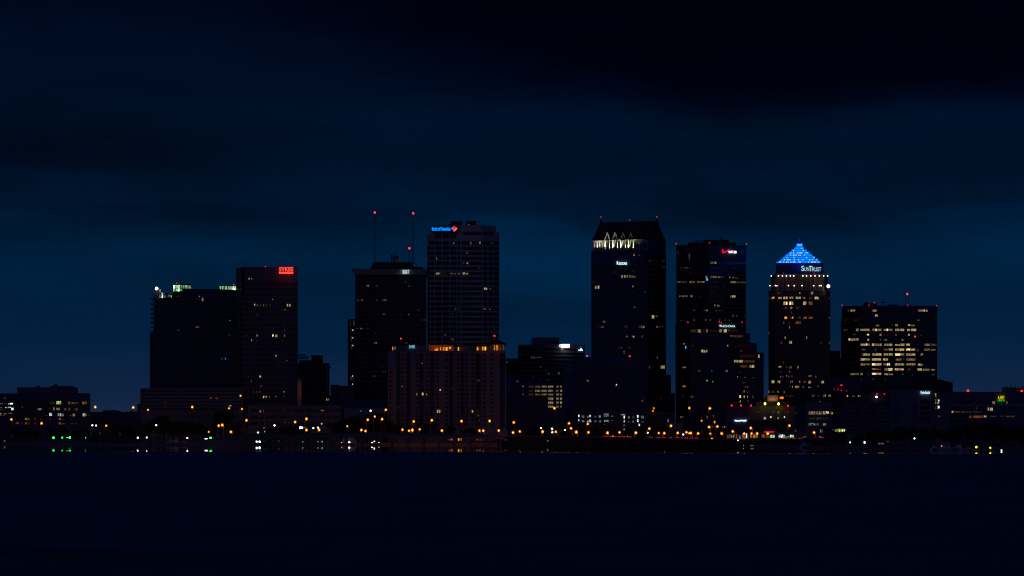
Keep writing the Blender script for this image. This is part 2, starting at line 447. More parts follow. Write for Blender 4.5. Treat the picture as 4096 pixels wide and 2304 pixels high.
b.relief(ZD, [(1558, 412, 2210, 545)], M['granite'], 0.8, 'upper_wall')
b.wall([(1318, 2906), (1378, 2906)], 1598, None, M['dark'], 30, 'side_wall')
b.dark(ZD, [(1680, 1800), (1815, 1925), (1940, 2060), (2075, 2185)], [(430, 460), (500, 538)])
b.lit(ZD, '1820,585,1846,606 c5')
b.done()
# --- narrow lit shaft left of the flared crown tower
b = Bld('stair_tower', 1405, 3200, 'slim dim glass stair shaft with small white lamps left of the flared crown tower', 'building')
b.wall([(1391, 3200), (1424, 3200)], 1276, None, M['granite'], 14)
b.relief(ZE, [(125, 1172 + 74 * i, 192, 1188 + 74 * i) for i in range(5)], M['black'], 0.5, 'floor_slab')
b.lit(ZE, '''165,1202,178,1216 c9;166,1276,178,1290 c9;166,1350,178,1364 c9;147,1108,160,1170 w2;174,1112,190,1170 w3;150,1190,160,1245 w2;180,1190,190,1245 w2;152,1264,161,1320 w3;152,1338,161,1395 w3;182,1264,190,1320 w2''')
b.lit(ZD, '1690,5,1708,30 c9;1690,135,1707,162 c9;1664,20,1682,85 w4;1664,165,1682,210 w4;1700,32,1720,90 w2;1700,165,1720,220 w2')
b.done()

# --- tower with the flared pale crown
b = Bld('office_tower', 1563, 3150, 'black office tower with a pale flared crown band and two tall masts above', 'tower')
b.wall([(1421, 3150), (1704, 3150)], 1098, None, M['black'], 45)
def cr(px, py, Y): return (wx(px, Y), wz(py, Y))
MB().prism([(wx(1420, 3150), 3148), (wx(1706, 3150), 3148), (wx(1706, 3150), 3196), (wx(1420, 3150), 3196)], wz(1099, 3150), wz(1077, 3150),
           [(wx(1404, 3150), 3144), (wx(1713, 3150), 3144), (wx(1713, 3150), 3200), (wx(1404, 3150), 3200)]).build('crown', M['crown'], b.e)
MB().prism([(wx(1482, 3160), 3158), (wx(1654, 3160), 3158), (wx(1654, 3160), 3188), (wx(1482, 3160), 3188)], wz(1077, 3160), wz(1052, 3160),
           [(wx(1492, 3160), 3160), (wx(1648, 3160), 3160), (wx(1648, 3160), 3186), (wx(1492, 3160), 3186)]).build('penthouse', M['roof'], b.e)
b.box('roof_plant', 1650, 1692, 1068, 1077, 3162, 14, M['roof']); b.box('roof_plant', 1500, 1640, 1049, 1053, 3165, 14, M['roof'])
b.dark(ZE, [(200 + 31.3 * i, 200 + 31.3 * i + 26) for i in range(22)], rows(742, 45.8, 22, 22))
b.lit(ZE, '''676,735,686,750 o7;676,780,684,790 o3;710,778,720,793 w5;303,774,310,788 w5;314,772,326,790 w8;262,774,268,786 w3;390,774,396,788 w3;400,772,410,788 w5;217,910,226,930 w7;230,914,237,928 w4;245,914,252,928 w4;260,910,270,926 w7;400,912,409,924 w6
455,912,462,926 w5;470,912,480,926 w8;488,912,497,926 w7;795,1008,802,1022 w4;809,1008,818,1022 w4;626,1050,634,1066 w4;709,1050,719,1068 w8;430,1048,435,1060 w3;455,1048,463,1062 w5;468,1046,478,1062 w7;486,1055,495,1066 w3
416,1048,422,1060 w3;343,1050,350,1062 w2;845,1103,853,1117 w4;862,1102,872,1117 w5;202,1188,208,1200 w3;213,1188,220,1200 w4;229,1190,235,1200 w4;243,1186,253,1202 w8;262,1188,270,1200 w6;282,1190,288,1200 w3;300,1190,306,1198 w4;316,1190,322,1198 w4;330,1190,336,1200 w3
203,1235,210,1248 w2;213,1235,220,1246 w3;373,1234,380,1246 w3;385,1233,392,1246 w5;520,1236,527,1248 w3;535,1236,541,1248 w2;690,1238,698,1250 w4;723,1290,732,1300 w4;570,1322,580,1330 w4;202,1326,208,1338 w2;213,1326,218,1338 w2;373,1325,381,1340 w5;385,1325,393,1340 w6;398,1325,406,1338 w5
675,1326,684,1336 w5;688,1328,698,1342 w5;300,1418,308,1430 b4''')
b.lit(ZF, '137,358,145,375 w5;60,412,66,425 w3;75,412,82,425 w3;90,412,96,425 w3;137,410,144,425 w4;153,414,164,430 w5;176,412,186,428 w4;36,468,45,488 w5;52,468,62,488 w5;44,84,50,98 w3;57,80,66,102 w7;70,80,80,102 w7')
b.lit(ZD, '1798,0,1808,28 w3;1822,0,1832,26 w4;2042,5,2052,32 w2;2065,5,2076,35 w4')
b.done()

def mast(px, y0, y1, Y, r, label, beacon_y=None, lattice=False, name='antenna_mast'):
    e = empty(name, (wx(px, Y), Y, wz(y1, Y)), label, 'antenna mast')
    x, z0, z1 = wx(px, Y), wz(y1, Y), wz(y0, Y)
    mb = MB()
    if lattice:
        w = r
        for sx, sy in ((-w, -w), (w, -w), (w, w), (-w, w)): mb.tube((x + sx, Y + sy, z0), (x + sx, Y + sy, z1), 0.12, 4)
        k = max(3, int((z1 - z0) / (2.4 * w)))
        for i in range(k):
            a = z0 + (z1 - z0) * i / k; c = z0 + (z1 - z0) * (i + 1) / k
            mb.tube((x - w, Y - w, a), (x + w, Y - w, c), 0.09, 4); mb.tube((x + w, Y + w, a), (x - w, Y + w, c), 0.09, 4)
            mb.tube((x - w, Y + w, a), (x - w, Y - w, c), 0.09, 4); mb.tube((x + w, Y - w, a), (x + w, Y + w, c), 0.09, 4)
    else: mb.cyl(x, Y, z0, z1, r, r * 0.55, 6)
    mb.build('mast_shaft', M['steel'], e)
    MB().cyl(x, Y, z0 - 0.3, z0 + 0.6, r * 2.2, n=8).build('base', M['steel'], e)
    if beacon_y: MB().ball(x, Y, wz(beacon_y, Y), 0.95).build('beacon', GL['rs'], e)
    return e
mast(1499.5, 854, 1052, 3165, 0.42, 'left of the two tall thin masts with a red lamp on the flared crown tower', 850)
mast(1652.5, 857, 1053, 3165, 0.42, 'right of the two tall thin masts with a red lamp on the flared crown tower', 853)
mast(1637.5, 997, 1051, 3163, 0.8, 'short lattice mast with a red lamp beside the taller right mast', 993, True)
mast(1616.8, 992, 1051, 3163, 0.3, 'short thin unlit mast between the dish frame and the lattice mast')
mast(1664.5, 1030, 1070, 3163, 0.22, 'lowest thin whip right of the right tall mast on the flared crown tower')
e = empty('rooftop_antenna', (wx(1580, 3163), 3163, wz(1050, 3163)), 'dark frame of dishes and whips in the middle of the flared crown tower roof', 'antenna')
mb = MB(); Y = 3163
for px, y0 in ((1566, 1020), (1574, 1026), (1583, 1008), (1592, 1024), (1578, 1022)): mb.tube((wx(px, Y), Y, wz(1051, Y)), (wx(px, Y), Y, wz(y0, Y)), 0.28, 5)
for py in (1026, 1033, 1041): mb.tube((wx(1566, Y), Y, wz(py, Y)), (wx(1593, Y), Y, wz(py, Y)), 0.22, 5)
mb.build('frame', M['steel'], e)
for px, py, r in ((1566.5, 1022, 1.0), (1574, 1034, 1.3), (1588, 1030, 1.3)):
    MB().ball(wx(px, Y), Y - 0.6, wz(py, Y), r, 8, 5, 1.0).build('dish', M['steel'], e)
for px, y0 in ((1510, 1040), (1531, 1036), (1545, 1042), (1553, 1034)):
    mast(px, y0, 1053, 3164, 0.18, {1510: 'first small whip right of the left tall mast', 1531: 'second small whip right of the left tall mast',
         1545: 'third small whip right of the left tall mast', 1553: 'small whip just left of the dish frame'}[px], None, False, 'whip_antenna')

# --- tallest left tower, blue sign
b = Bld('office_tower', 1850, 3110, 'tall grey tower with pale floor bands and a blue bank sign at its top', 'tower')
FB = [(1708, 3150), (1845, 3110), (1930, 3110), (1997, 3135)]
b.wall(FB, 924, None, M['boa'], 40)
b.wall([(1722, 3150), (1845, 3112), (1930, 3112), (1984, 3135)], 900, 924, M['boa'], 36, 'crown_wall')
b.box('roof_plant', 1803, 1848, 885, 900, 3130, 12, M['roof']); b.box('roof_plant', 1863, 1904, 884, 900, 3130, 12, M['roof'])
b.box('roof_vent', 1793, 1799, 895, 900, 3125, 3, M['steel'])
b.pole(1865, 871, 885, 3134); b.pole(1912, 880, 900, 3134, 0.18); b.pole(1897, 876, 884, 3134, 0.15); b.pole(1845, 880, 886, 3132, 0.15)
MB().ball(wx(1875, 3126), 3126, wz(898, 3126), 0.5).build('beacon', GL['tail'], b.e)
RB = rows(418, 48.9, 20, 32)
b.dark(ZE, [(895, 922), (930, 957), (968, 1028), (1040, 1102), (1114, 1174), (1186, 1210)], RB)
b.dark(ZE, [(1222, 1420)], RB, 'window_band')
b.dark(ZE, [(1434, 1470), (1484, 1524), (1536, 1580)], RB)
b.dark(ZE, [(968, 1028), (1040, 1102), (1114, 1174)], [(268, 325)])
b.dark(ZE, [(1232, 1420), (1434, 1470), (1484, 1524)], [(258, 290)])
b.dark(ZE, [(895, 960), (968, 1028), (1040, 1102), (1114, 1174), (1186, 1212), (1226, 1420), (1434, 1524), (1536, 1580)], [(352, 384)], 'window_band')
b.lit(ZE, '''1140,360,1155,378 w5;1303,358,1318,382 w6;1390,352,1410,378 w6;1508,364,1518,378 w5;895,362,915,380 w2;1000,362,1010,378 w2;1270,452,1280,472 w6;1288,455,1294,466 w3;977,508,988,526 w7;1062,506,1070,520 w3;895,510,902,525 w4;1388,508,1396,520 w3
1265,552,1288,572 w6;1228,555,1250,570 w3;1385,604,1395,618 w5;975,654,1010,673 w8;1115,654,1140,672 w4;1145,654,1172,672 w4;1188,654,1206,672 w5;1228,650,1258,676 w8;1262,654,1288,674 w6;1318,655,1326,675 w3;1448,655,1456,670 w4;900,658,910,675 w3
1436,797,1470,818 w9;1485,800,1510,816 w3;1155,996,1170,1010 w4;1192,996,1202,1010 w3;1432,998,1455,1012 w5;1485,1000,1502,1014 w5;1060,1246,1068,1262 w6;1075,1246,1082,1260 w3;1115,1290,1132,1306 w3;1134,1288,1152,1308 w4;1494,762,1502,774 w4;1130,1046,1140,1060 g3
1258,762,1266,775 w2;1255,800,1275,815 w2;1220,1045,1228,1058 w3;1560,800,1570,815 w2''')
b.done()
BOA = b

# --- apartment block with amber roof terrace
YA = 2720
b = Bld('apartment_block', 1780, YA, 'brown apartment block on the waterfront with amber lit roof terrace and hipped corner tower', 'apartment block')
b.wall([(1551, YA), (1905, YA), (1925, YA)], 1403, None, M['apt'], 40)
b.wall([(1905, YA - 1.5), (2023, YA - 1.5)], 1401, None, M['apt'], 36, 'corner_tower_wall')
b.relief(ZF, [(206, 185, 300, 374), (465, 185, 530, 374), (305, 185, 350, 205), (800, 318, 905, 362), (755, 195, 770, 374), (905, 195, 918, 374), (620, 190, 650, 374), (1100, 190, 1112, 374), (1145, 190, 1172, 374)], M['apt2'], 0.35, 'upper_panel')
b.relief(ZF, [(200, 183, 1575, 195), (205, 908, 1575, 918)], M['conc'], 0.6, 'cornice')
b.relief(ZF, [(x, 200, x + 6, 1130) for x in (302, 351, 414, 466, 568, 622, 688, 742, 912, 968, 1042, 1096, 1212, 1282, 1500)], M['apt'], 0.7, 'pier')
b.relief(ZF, [(x0, 255 + 50.3 * i, x1, 262 + 50.3 * i) for i in range(17) for x0, x1 in ((303, 350), (418, 465), (575, 620), (693, 740), (918, 968), (1045, 1095), (1215, 1280), (1505, 1562))], M['conc'], 1.2, 'balcony_slab', 0.3)
RW = rows(232, 50.3, 17, 36)
b.dark(ZF, [(303, 350), (418, 465), (575, 620), (693, 740), (918, 968), (1045, 1095), (1215, 1280), (1505, 1562)], rows(232, 50.3, 17, 44), 'balcony_opening')
b.dark(ZF, [(222, 247), (365, 394), (536, 564), (655, 682), (770, 800), (865, 904), (1004, 1034), (1115, 1141), (1176, 1206), (1312, 1340), (1396, 1424)], rows(234, 50.3, 17, 28))
b.lit(ZF, '''600,320,610,338 c9;366,586,380,602 w9;537,675,553,700 w9;600,668,622,700 w9;652,680,664,698 o9;806,628,819,646 w10;775,630,785,648 o4;953,614,963,632 w6;774,866,792,903 w9;795,868,816,903 w8;1178,872,1196,902 w9;1195,875,1204,900 w5;1218,515,1275,540 o3;1218,920,1275,945 o3
1330,738,1340,752 w4;325,825,340,840 w3;445,480,458,500 r2;600,570,610,585 w3;872,735,885,750 w3;1262,975,1274,1000 w4;1195,574,1204,586 o4;1240,870,1270,900 o2;1395,725,1408,738 o3;1450,575,1462,600 o2''')
# roof storey
b.wall([(1566, YA + 6), (1706, YA + 6)], 1382, 1404, M['blue'], 12, 'roof_storey')
b.wall([(1715, YA + 5), (1816, YA + 5)], 1381, 1404, M['apt'], 12, 'pergola_wall')
b.box('pergola_roof', 1711, 1790, 1379, 1384, YA + 3, 14, M['apt'])
b.wall([(1830, YA + 7), (1905, YA + 7)], 1388, 1404, M['blue'], 12, 'roof_storey')
b.wall([(1905, YA + 2), (1968, YA + 2)], 1376, 1402, M['apt'], 22, 'roof_storey')
b.wall([(1957, YA + 1), (2018, YA + 1)], 1370, 1402, M['apt'], 24, 'turret_wall')
b.lit(ZN, '''65,550,95,650 a8;125,555,145,660 o7;165,555,195,665 a9;225,555,250,665 o8;270,550,300,665 a10;328,555,350,665 a9;362,550,405,672 a10;730,548,772,678 a10
1340,535,1398,672 a9;1430,555,1450,620 o4;1458,540,1480,620 o5;1510,535,1565,662 a9;1592,535,1645,670 a10;1885,485,1940,658 a8;1970,478,2035,662 a8;2100,480,2125,660 o5;2140,480,2160,600 o3;2185,480,2225,650 o5;1770,500,1800,600 o4''')
b.lit(ZF, '258,134,270,177 a9;284,137,298,174 o8')
def hip(name, px0, px1, py_e, pxa0, pxa1, py_a, Y, dep):
    x0, x1, xa0, xa1 = wx(px0, Y), wx(px1, Y), wx(pxa0, Y), wx(pxa1, Y); ze, za = wz(py_e, Y), wz(py_a, Y); ym = Y + dep / 2
    v = [(x0, Y, ze), (x1, Y, ze), (x1, Y + dep, ze), (x0, Y + dep, ze), (xa0, ym, za), (xa1, ym, za),
         (x0, Y, ze - 0.8), (x1, Y, ze - 0.8), (x1, Y + dep, ze - 0.8), (x0, Y + dep, ze - 0.8)]
    f = [(0, 1, 5, 4), (1, 2, 5), (2, 3, 4, 5), (3, 0, 4), (6, 7, 1, 0), (7, 8, 2, 1), (8, 9, 3, 2), (9, 6, 0, 3), (9, 8, 7, 6)]
    return MB().add(v, f).build(name, M['roof'], b.e)
hip('roof', 1950, 2025, 1373, 1972, 1986, 1355, YA - 2, 32); hip('roof', 1898, 1960, 1381, 1938, 1960, 1368, YA, 28)
b.pole(1978, 1344, 1356, YA + 14, 0.2); b.beacon(1978, 1343.5, YA + 14, 0.8, 'rs')
b.pole(1603.8, 1356, 1383, YA + 12, 0.2); b.beacon(1603.8, 1354.6, YA + 12, 0.75, 'rs')
for px, py, r in ((1745.5, 1401, 1.3), (1800, 1391.5, 0.95), (1833.5, 1396, 0.6)):
    MB().ball(wx(px, YA + 2), YA + 2, wz(py, YA + 2), r).build('terrace_lamp', GL['sod'], b.e)
for px in (1730, 1745, 1775, 1800): lamp('POINT', (wx(px, YA + 3), YA + 1.0, wz(1395, YA)), 55, (255, 140, 60), b.e)
lamp('POINT', (wx(1838, YA + 3), YA + 4.0, wz(1397, YA)), 60, (255, 140, 60), b.e)
for px in (1925, 1995): lamp('POINT', (wx(px, YA), YA - 3.0, wz(1388, YA)), 40, (255, 120, 60), b.e)
b.wall([(1918, YA - 6), (2032, YA - 6)], 1722, None, M['pale'], 6, 'garden_wall')
b.done()
APT = b

# --- block with the bright white sign, and the office with dim yellow rows in front of it
b = Bld('office_tower', 2200, 3170, 'broad dark block with a bright white sign on its roof edge', 'office building')
b.wall([(2072, 3180), (2172, 3160), (2339, 3180)], 1377, None, M['dark'], 40)
b.wall([(2024, 3200), (2074, 3200)], 1434, None, M['black'], 20, 'side_wall')
b.box('penthouse', 2127, 2237, 1350, 1377, 3175, 20, M['blue']); b.box('roof_vent', 2148, 2153, 1346, 1350, 3176, 2, M['steel']); b.box('roof_vent', 2215, 2220, 1347, 1350, 3176, 2, M['steel'])
b.dark(ZG, [(205, 470), (480, 935)], rows(215, 44, 12, 20), 'window_band')
b.lit(ZG, '''345,295,362,318 w4;368,295,385,318 w4;388,295,412,312 w3;415,298,430,315 w3;433,296,450,315 w4;453,298,465,315 w4;448,402,460,420 w4;365,402,372,418 w2;500,462,512,478 w3;362,515,376,528 w3;395,190,412,205 w1;535,478,548,494 t9;645,475,665,492 t9;445,548,460,565 t3;530,545,545,568 t3;68,345,88,370 w3''')
b.done()
WHT = b
b = Bld('office_building', 2160, 3000, 'office block with seven rows of dim yellow windows below the white sign block', 'office building')
b.wall([(2080, 3000), (2256, 3000)], 1527, None, M['granite'], 30)
b.wall([(2024, 3010), (2082, 3010)], 1498, None, M['granite'], 20, 'side_wall')
b.dark(ZG, [(65, 138)], rows(708, 47, 4, 22), 'opening')
xs = [(318, 378), (390, 450), (463, 525), (535, 595), (625, 655), (668, 693)]; ys = [(620, 642), (665, 690), (708, 730), (752, 782), (797, 825), (842, 868), (885, 915)]
lv = [(3, 5, 6, 7, 6, 7), (2, 6, 6, 6, 5, 8), (3, 4, 5, 7, 7, 7), (1, 1, 1, 7, 6, 7), (1, 1, 1, 7, 6, 7), (1, 1, 1, 7, 5, 6), (0, 0, 0, 6, 5, 6)]
b.lit(ZG, ';'.join('%d,%d,%d,%d w%d' % (x0, y0, x1, y1, lv[j][i]) for j, (y0, y1) in enumerate(ys) for i, (x0, x1) in enumerate(xs) if lv[j][i]))
b.lit(ZG, '250,620,265,638 w7;250,668,262,685 w2;250,708,265,728 w5;180,565,208,582 w5')
b.done()
b = Bld('low_building', 2130, 2850, 'low dark brown annex right of the brown apartment block behind the shore road', 'building')
b.wall([(2024, 2850), (2260, 2850)], 1636, None, M['brown'], 30)
b.dark(ZG, [(200 + 55 * i, 200 + 55 * i + 32) for i in range(8)], [(905, 930), (960, 985)])
b.relief(ZG, [(75, 880, 700, 892)], M['conc'], 0.5, 'parapet')
b.done()

# --- apartment building with white lit garage
b = Bld('apartment_block', 2420, 2870, 'dark apartment block with two red roof lamps above a white lit parking level', 'apartment block')
b.wall([(2253, 2872), (2300, 2870), (2590, 2870)], 1444, None, M['granite'], 35)
b.wall([(2324, 2872), (2592, 2872)], 1429, 1446, M['granite'], 24, 'upper_wall')
b.relief(ZG, [(705, 368, 822, 495), (1525, 365, 1640, 372), (1525, 365, 1532, 905), (1635, 365, 1642, 905), (1560, 365, 1564, 905), (1600, 365, 1604, 905)] + [(1525, y, 1642, y + 6) for y in (490, 600, 705, 815)] +
         [(x, 375, x + 8, 900) for x in (832, 892, 955, 1024, 1086, 1150, 1215, 1275, 1335, 1400)] + [(825, 488, 1525, 494)], M['blue'], 0.5, 'pier')
b.dark(ZG, [(845, 885), (905, 945), (968, 1015), (1038, 1078), (1100, 1140), (1162, 1208), (1228, 1265), (1288, 1325), (1348, 1390), (1425, 1450), (1475, 1500), (1538, 1556), (1568, 1596), (1608, 1630)], rows(408, 58, 9, 36))
b.dark(ZG, [(720, 740), (755, 775), (790, 810)], rows(420, 52, 2, 34))
b.lit(ZG, '967,555,983,573 a9;980,560,995,588 o4;1290,600,1305,620 w10;1285,618,1300,635 o4;1538,570,1548,585 w3;1578,785,1590,800 a8;1590,760,1605,795 o3;1095,870,1105,890 r4')
b.beacon(2348.5, 1424, 2874, 0.8, 'rs'); b.beacon(2518.5, 1425, 2874, 0.8, 'rs')
b.wall([(2284, 2862), (2592, 2862)], 1648, None, M['maroon'], 20, 'garage_wall')
b.relief(ZG, [(830, 915, 1650, 928), (830, 985, 1650, 996), (830, 1032, 1650, 1042)], M['conc'], 0.4, 'floor_slab')
b.lit(ZG, '''873,943,886,972 c10;873,993,886,1017 c10;998,946,1012,970 c10;997,993,1010,1014 c9;912,950,940,980 c6;912,1005,940,1028 c5;968,955,1000,980 c4;968,1010,1022,1030 c7;1048,955,1075,978 c3;1048,1008,1075,1028 c4;1100,952,1128,980 c6;1100,1008,1128,1028 c5;1155,930,1185,970 c4;1186,930,1212,970 c5
1158,1002,1210,1025 c6;1238,955,1265,965 c5;1238,1003,1265,1014 c3;1345,935,1400,952 c5;1378,955,1392,986 c10;1378,1003,1392,1031 c9;1378,1053,1390,1074 c8;1378,1100,1390,1120 c9;1425,962,1450,985 w6;1475,962,1498,985 c4;1528,948,1545,977 c10;1528,996,1545,1026 c10;1545,1044,1562,1070 c10;1575,955,1590,985 c5;1592,955,1605,985 c4
1425,1015,1450,1030 c3;1475,1012,1495,1030 c5;1575,1015,1608,1032 c3;1158,1045,1205,1070 c2''')
b.done()
b = Bld('low_building', 2630, 2880, 'small brown block between the white lit parking level and the stepped block', 'building')
b.wall([(2592, 2880), (2700, 2880)], 1648, None, M['maroon'], 20)
b.dark(ZI, [(60, 130), (140, 205), (215, 260)], [(850, 885), (910, 945)])
b.lit(ZI, '232,905,246,948 p9;180,858,192,875 r4')
b.wall([(2665, 2876), (2732, 2876)], 1691, None, M['pale'], 10, 'annex_wall')
for px, py in ((2615.5, 1633), (2612, 1643.5)): MB().ball(wx(px, 2878), 2878, wz(py, 2878), 0.75).build('wall_lamp', GL['sod'], b.e)
b.done()

# --- tower with the gothic roof
b = Bld('office_tower', 2500, 3140, 'tall dark tower with a steep gabled roof and four lit pointed dormers', 'tower')
A_, B_, C_ = (2365, 3150), (2590, 3130), (2664, 3160)
b.wall([A_, B_, C_], 1003, None, M['granite'], 40)
b.wall([(2370, 3152), (2592, 3132), (2660, 3160)], 958, 1003, M['cream'], 38, 'upper_wall')
b.dark(ZH, [(502, 640)], rows(545, 48.5, 18, 34), 'window_band')
b.relief(ZH, [(498, 520, 503, 1500), (642, 400, 647, 1500)], M['black'], 0.4, 'pier')
b.dark(ZH, [(126 + 54 * i, 126 + 54 * i + 44) for i in range(7)], rows(545, 48.5, 18, 24))
b.dark(ZH, [(660, 730), (745, 815)], rows(450, 48.5, 20, 24))
# roof prism with ridge, and gable spires
Ax, Bx, Cx = [(wx(p, Y), Y) for p, Y in ((2367, 3150), (2592, 3128), (2664, 3160))]
Dx = (Ax[0] + Cx[0] - Bx[0], Ax[1] + Cx[1] - Bx[1])
ze = wz(957, 3130); zr = wz(884, 3144)
mBC = ((Bx[0] + Cx[0]) / 2, (Bx[1] + Cx[1]) / 2); mAD = ((Ax[0] + Dx[0]) / 2, (Ax[1] + Dx[1]) / 2)
v = [(*Ax, ze), (*Bx, ze), (*Cx, ze), (*Dx, ze), (*mAD, zr), (*mBC, zr)]
MB().add(v, [(0, 1, 5, 4), (1, 2, 5), (2, 3, 4, 5), (3, 0, 4), (3, 2, 1, 0)]).build('roof', M['roof'], b.e)
for (x, y) in (mAD, mBC):
    k = 0.985; zt = wz(870, y); s = 1.8
    MB().add([(x - s, y - s, zr - 3.5), (x + s, y - s, zr - 3.5), (x + s, y + s, zr - 3.5), (x - s, y + s, zr - 3.5), (x, y, zt)], [(0, 1, 4), (1, 2, 4), (2, 3, 4), (3, 0, 4), (3, 2, 1, 0)]).build('gable_spire', M['roof'], b.e)
    MB().ball(x, y - 0.5, zt + 0.5, 0.55).build('beacon', GL['r'], b.e)
MB().ball(wx(2519, 3142), 3142, zr + 0.8, 0.5).build('beacon', GL['tail'], b.e)
for px in (2466, 2483, 2510, 2535, 2545, 2572, 2578, 2609): b.pole(px, 874, 885, 3143, 0.12)
# cornice, colonnade, dormers
b.relief(ZP, [(185, 634, 2110, 655)], M['granite'], 1.0, 'cornice')
b.relief(ZP, [(185, 950, 2135, 966)], M['granite'], 1.0, 'ledge')
for x in (262, 328, 395, 460, 1365, 1430, 1495): b.relief(ZP, [(x - 12, 700, x + 12, 935)], M['cream'], 0.7, 'column')
b.relief(ZP, [(275, 735, 315, 935), (342, 735, 382, 935), (408, 735, 448, 935), (1312, 735, 1352, 935), (1378, 735, 1416, 935), (1442, 735, 1482, 935)], M['black'], 0.15, 'arch_window')
b.relief(ZP, [(1650, 655, 2100, 950), (1500, 720, 1640, 950)], M['granite'], 0.9, 'wall_panel')
for x in (592, 797, 1003, 1208):
    fc = (2370, 3152, 2592, 3132)
    def pt(zx, zy, d):
        px, py = ZP(zx, zy); p = b.on(fc, px); return (p.x + 0.09 * d * -1, p.y - d, wz(py, p.y))
    def poly(name, pts, d0, d1, mat):
        n = len(pts); v = [pt(a, c, d0) for a, c in pts] + [pt(a, c, d1) for a, c in pts]
        # pts run clockwise as seen from the bay
        f = [tuple(range(n, 2 * n))[::-1], tuple(range(n))] + [(i, n + i, n + (i + 1) % n, (i + 1) % n) for i in range(n)]
        return MB().add(v, f).build(name, mat, b.e)
    w = 72
    poly('dormer', [(x - w, 935), (x - w, 640), (x, 445), (x + w, 640), (x + w, 935)], -7.0, 2.0, M['cream'])
    for sg in (-1, 1):
        poly('gable_trim', [(x + sg * w, 935), (x + sg * w, 640), (x, 445), (x, 475), (x + sg * (w - 15), 650), (x + sg * (w - 15), 935)], 2.0, 2.7, M['cream'])
    poly('dormer_window', [(x - 42, 930), (x - 42, 650), (x, 530), (x + 42, 650), (x + 42, 930)], 2.0, 2.08, glass())
    mb = MB()
    for q in (-14, 10):
        v = [pt(x + q, 930, 2.0), pt(x + q + 6, 930, 2.0), pt(x + q + 6, 600, 2.0), pt(x + q, 600, 2.0), pt(x + q, 930, 2.3), pt(x + q + 6, 930, 2.3), pt(x + q + 6, 600, 2.3), pt(x + q, 600, 2.3)]
        mb.add(v, [(4, 5, 6, 7), (0, 1, 5, 4), (1, 2, 6, 5), (2, 3, 7, 6), (3, 0, 4, 7)])
    for yy in (795, 825):
        v = [pt(x - 42, yy + 6, 2.0), pt(x + 42, yy + 6, 2.0), pt(x + 42, yy, 2.0), pt(x - 42, yy, 2.0), pt(x - 42, yy + 6, 2.3), pt(x + 42, yy + 6, 2.3), pt(x + 42, yy, 2.3), pt(x - 42, yy, 2.3)]
        mb.add(v, [(4, 5, 6, 7), (0, 1, 5, 4), (1, 2, 6, 5), (2, 3, 7, 6), (3, 0, 4, 7)])
    mb.build('mullion', M['cream'], b.e)
UPL = [(328, (255, 240, 200), 5, 0.9), (395, (235, 235, 215), 3, 0.9), (262, (235, 235, 225), 2, 0.9), (460, (235, 235, 215), 1, 0.9), (526, (255, 255, 205), 9, 2.7), (656, (255, 250, 215), 6, 2.7), (734, (225, 255, 205), 8, 2.7), (862, (235, 255, 225), 7, 2.7), (940, (255, 240, 180), 7, 2.7),
       (1068, (255, 215, 170), 4, 2.7), (1146, (195, 255, 195), 7, 2.7), (1274, (235, 255, 130), 9, 2.7), (1365, (245, 255, 120), 7, 0.9), (1432, (235, 255, 150), 3, 0.9)]
for zx, col, k, d in UPL:
    px, py = ZP(zx, 940); p = b.on((2370, 3152, 2592, 3132), px); z_ = wz(py, p.y)
    col = tuple((c * 1 + 250) / 2 for c in col)
    lamp('SPOT', (p.x - 0.03, p.y - d - 1.0, z_ - 0.4), 3200 * k, col, b.e, 0.12, (0, 0.05, 1), 40)
    MB().box(p.x - 0.3, p.x + 0.3, p.y - d - 1.3, p.y - d - 0.7, z_ - 1.0, z_ - 0.7).build('floodlight', M['steel'], b.e)
for zx, col in ((592, (250, 255, 220)), (797, (230, 255, 220)), (1003, (255, 240, 190)), (1208, (190, 255, 190)), (1365, (245, 255, 170)), (360, (235, 235, 215))):
    px, py = ZP(zx, 940); p = b.on((2370, 3152, 2592, 3132), px); z_ = wz(py, p.y)
    lamp('SPOT', (p.x, p.y - 8.0, z_ - 0.5), 620 if 400 < zx < 1300 else 700, col, b.e, 0.25, (0, 0.42, 1), 60)
b.lit(ZH, '''700,362,722,380 w6;736,362,748,378 r3;514,416,532,428 r6;514,428,530,445 w7;565,430,580,442 w4;665,484,678,495 w5;788,484,820,500 w2;786,540,822,558 w2;325,594,338,608 w3;512,584,520,600 w4;397,628,412,655 w9;425,628,440,655 w8;449,628,464,655 w6;475,628,490,655 w6;492,630,508,655 w6;510,632,525,655 w7;527,638,545,655 o5
505,730,516,746 w8;500,785,515,800 t3;612,782,636,796 t4;144,732,160,762 w9;171,730,188,762 w9;115,682,135,705 w2;144,682,152,705 w2;520,932,528,945 w8;545,934,552,944 w5;640,982,650,995 w4;692,1016,716,1048 w9;730,1018,750,1034 w5;226,1068,236,1090 w8;244,1074,256,1088 w4;200,1118,212,1140 w5;216,1120,232,1140 w4;170,1128,182,1140 w3
432,1115,444,1135 w4;452,1118,464,1138 w3;568,1118,585,1140 w3;590,1115,606,1142 w6;608,1118,625,1142 w7;735,1118,752,1140 w5;760,1122,775,1140 w3;788,1118,800,1136 w3;445,1212,460,1232 w5;496,1212,510,1230 w6;510,1214,526,1232 w9;595,1215,612,1232 w5;372,1325,384,1340 w4;395,1320,408,1338 w4;470,1325,485,1336 w5
420,1358,434,1388 w5;195,1272,210,1290 w1;215,1272,230,1290 w1;360,1270,378,1290 w1;738,1330,742,1342 b4;740,1420,750,1440 w4;384,780,392,795 w2''')
b.lit(ZG, '1745,295,1758,318 w5;1790,395,1838,430 w8;1660,405,1672,430 w5;1575,60,1600,85 w3;1695,360,1708,375 r2')
b.lit(ZI, '135,625,146,670 r4;90,90,100,115 w4')
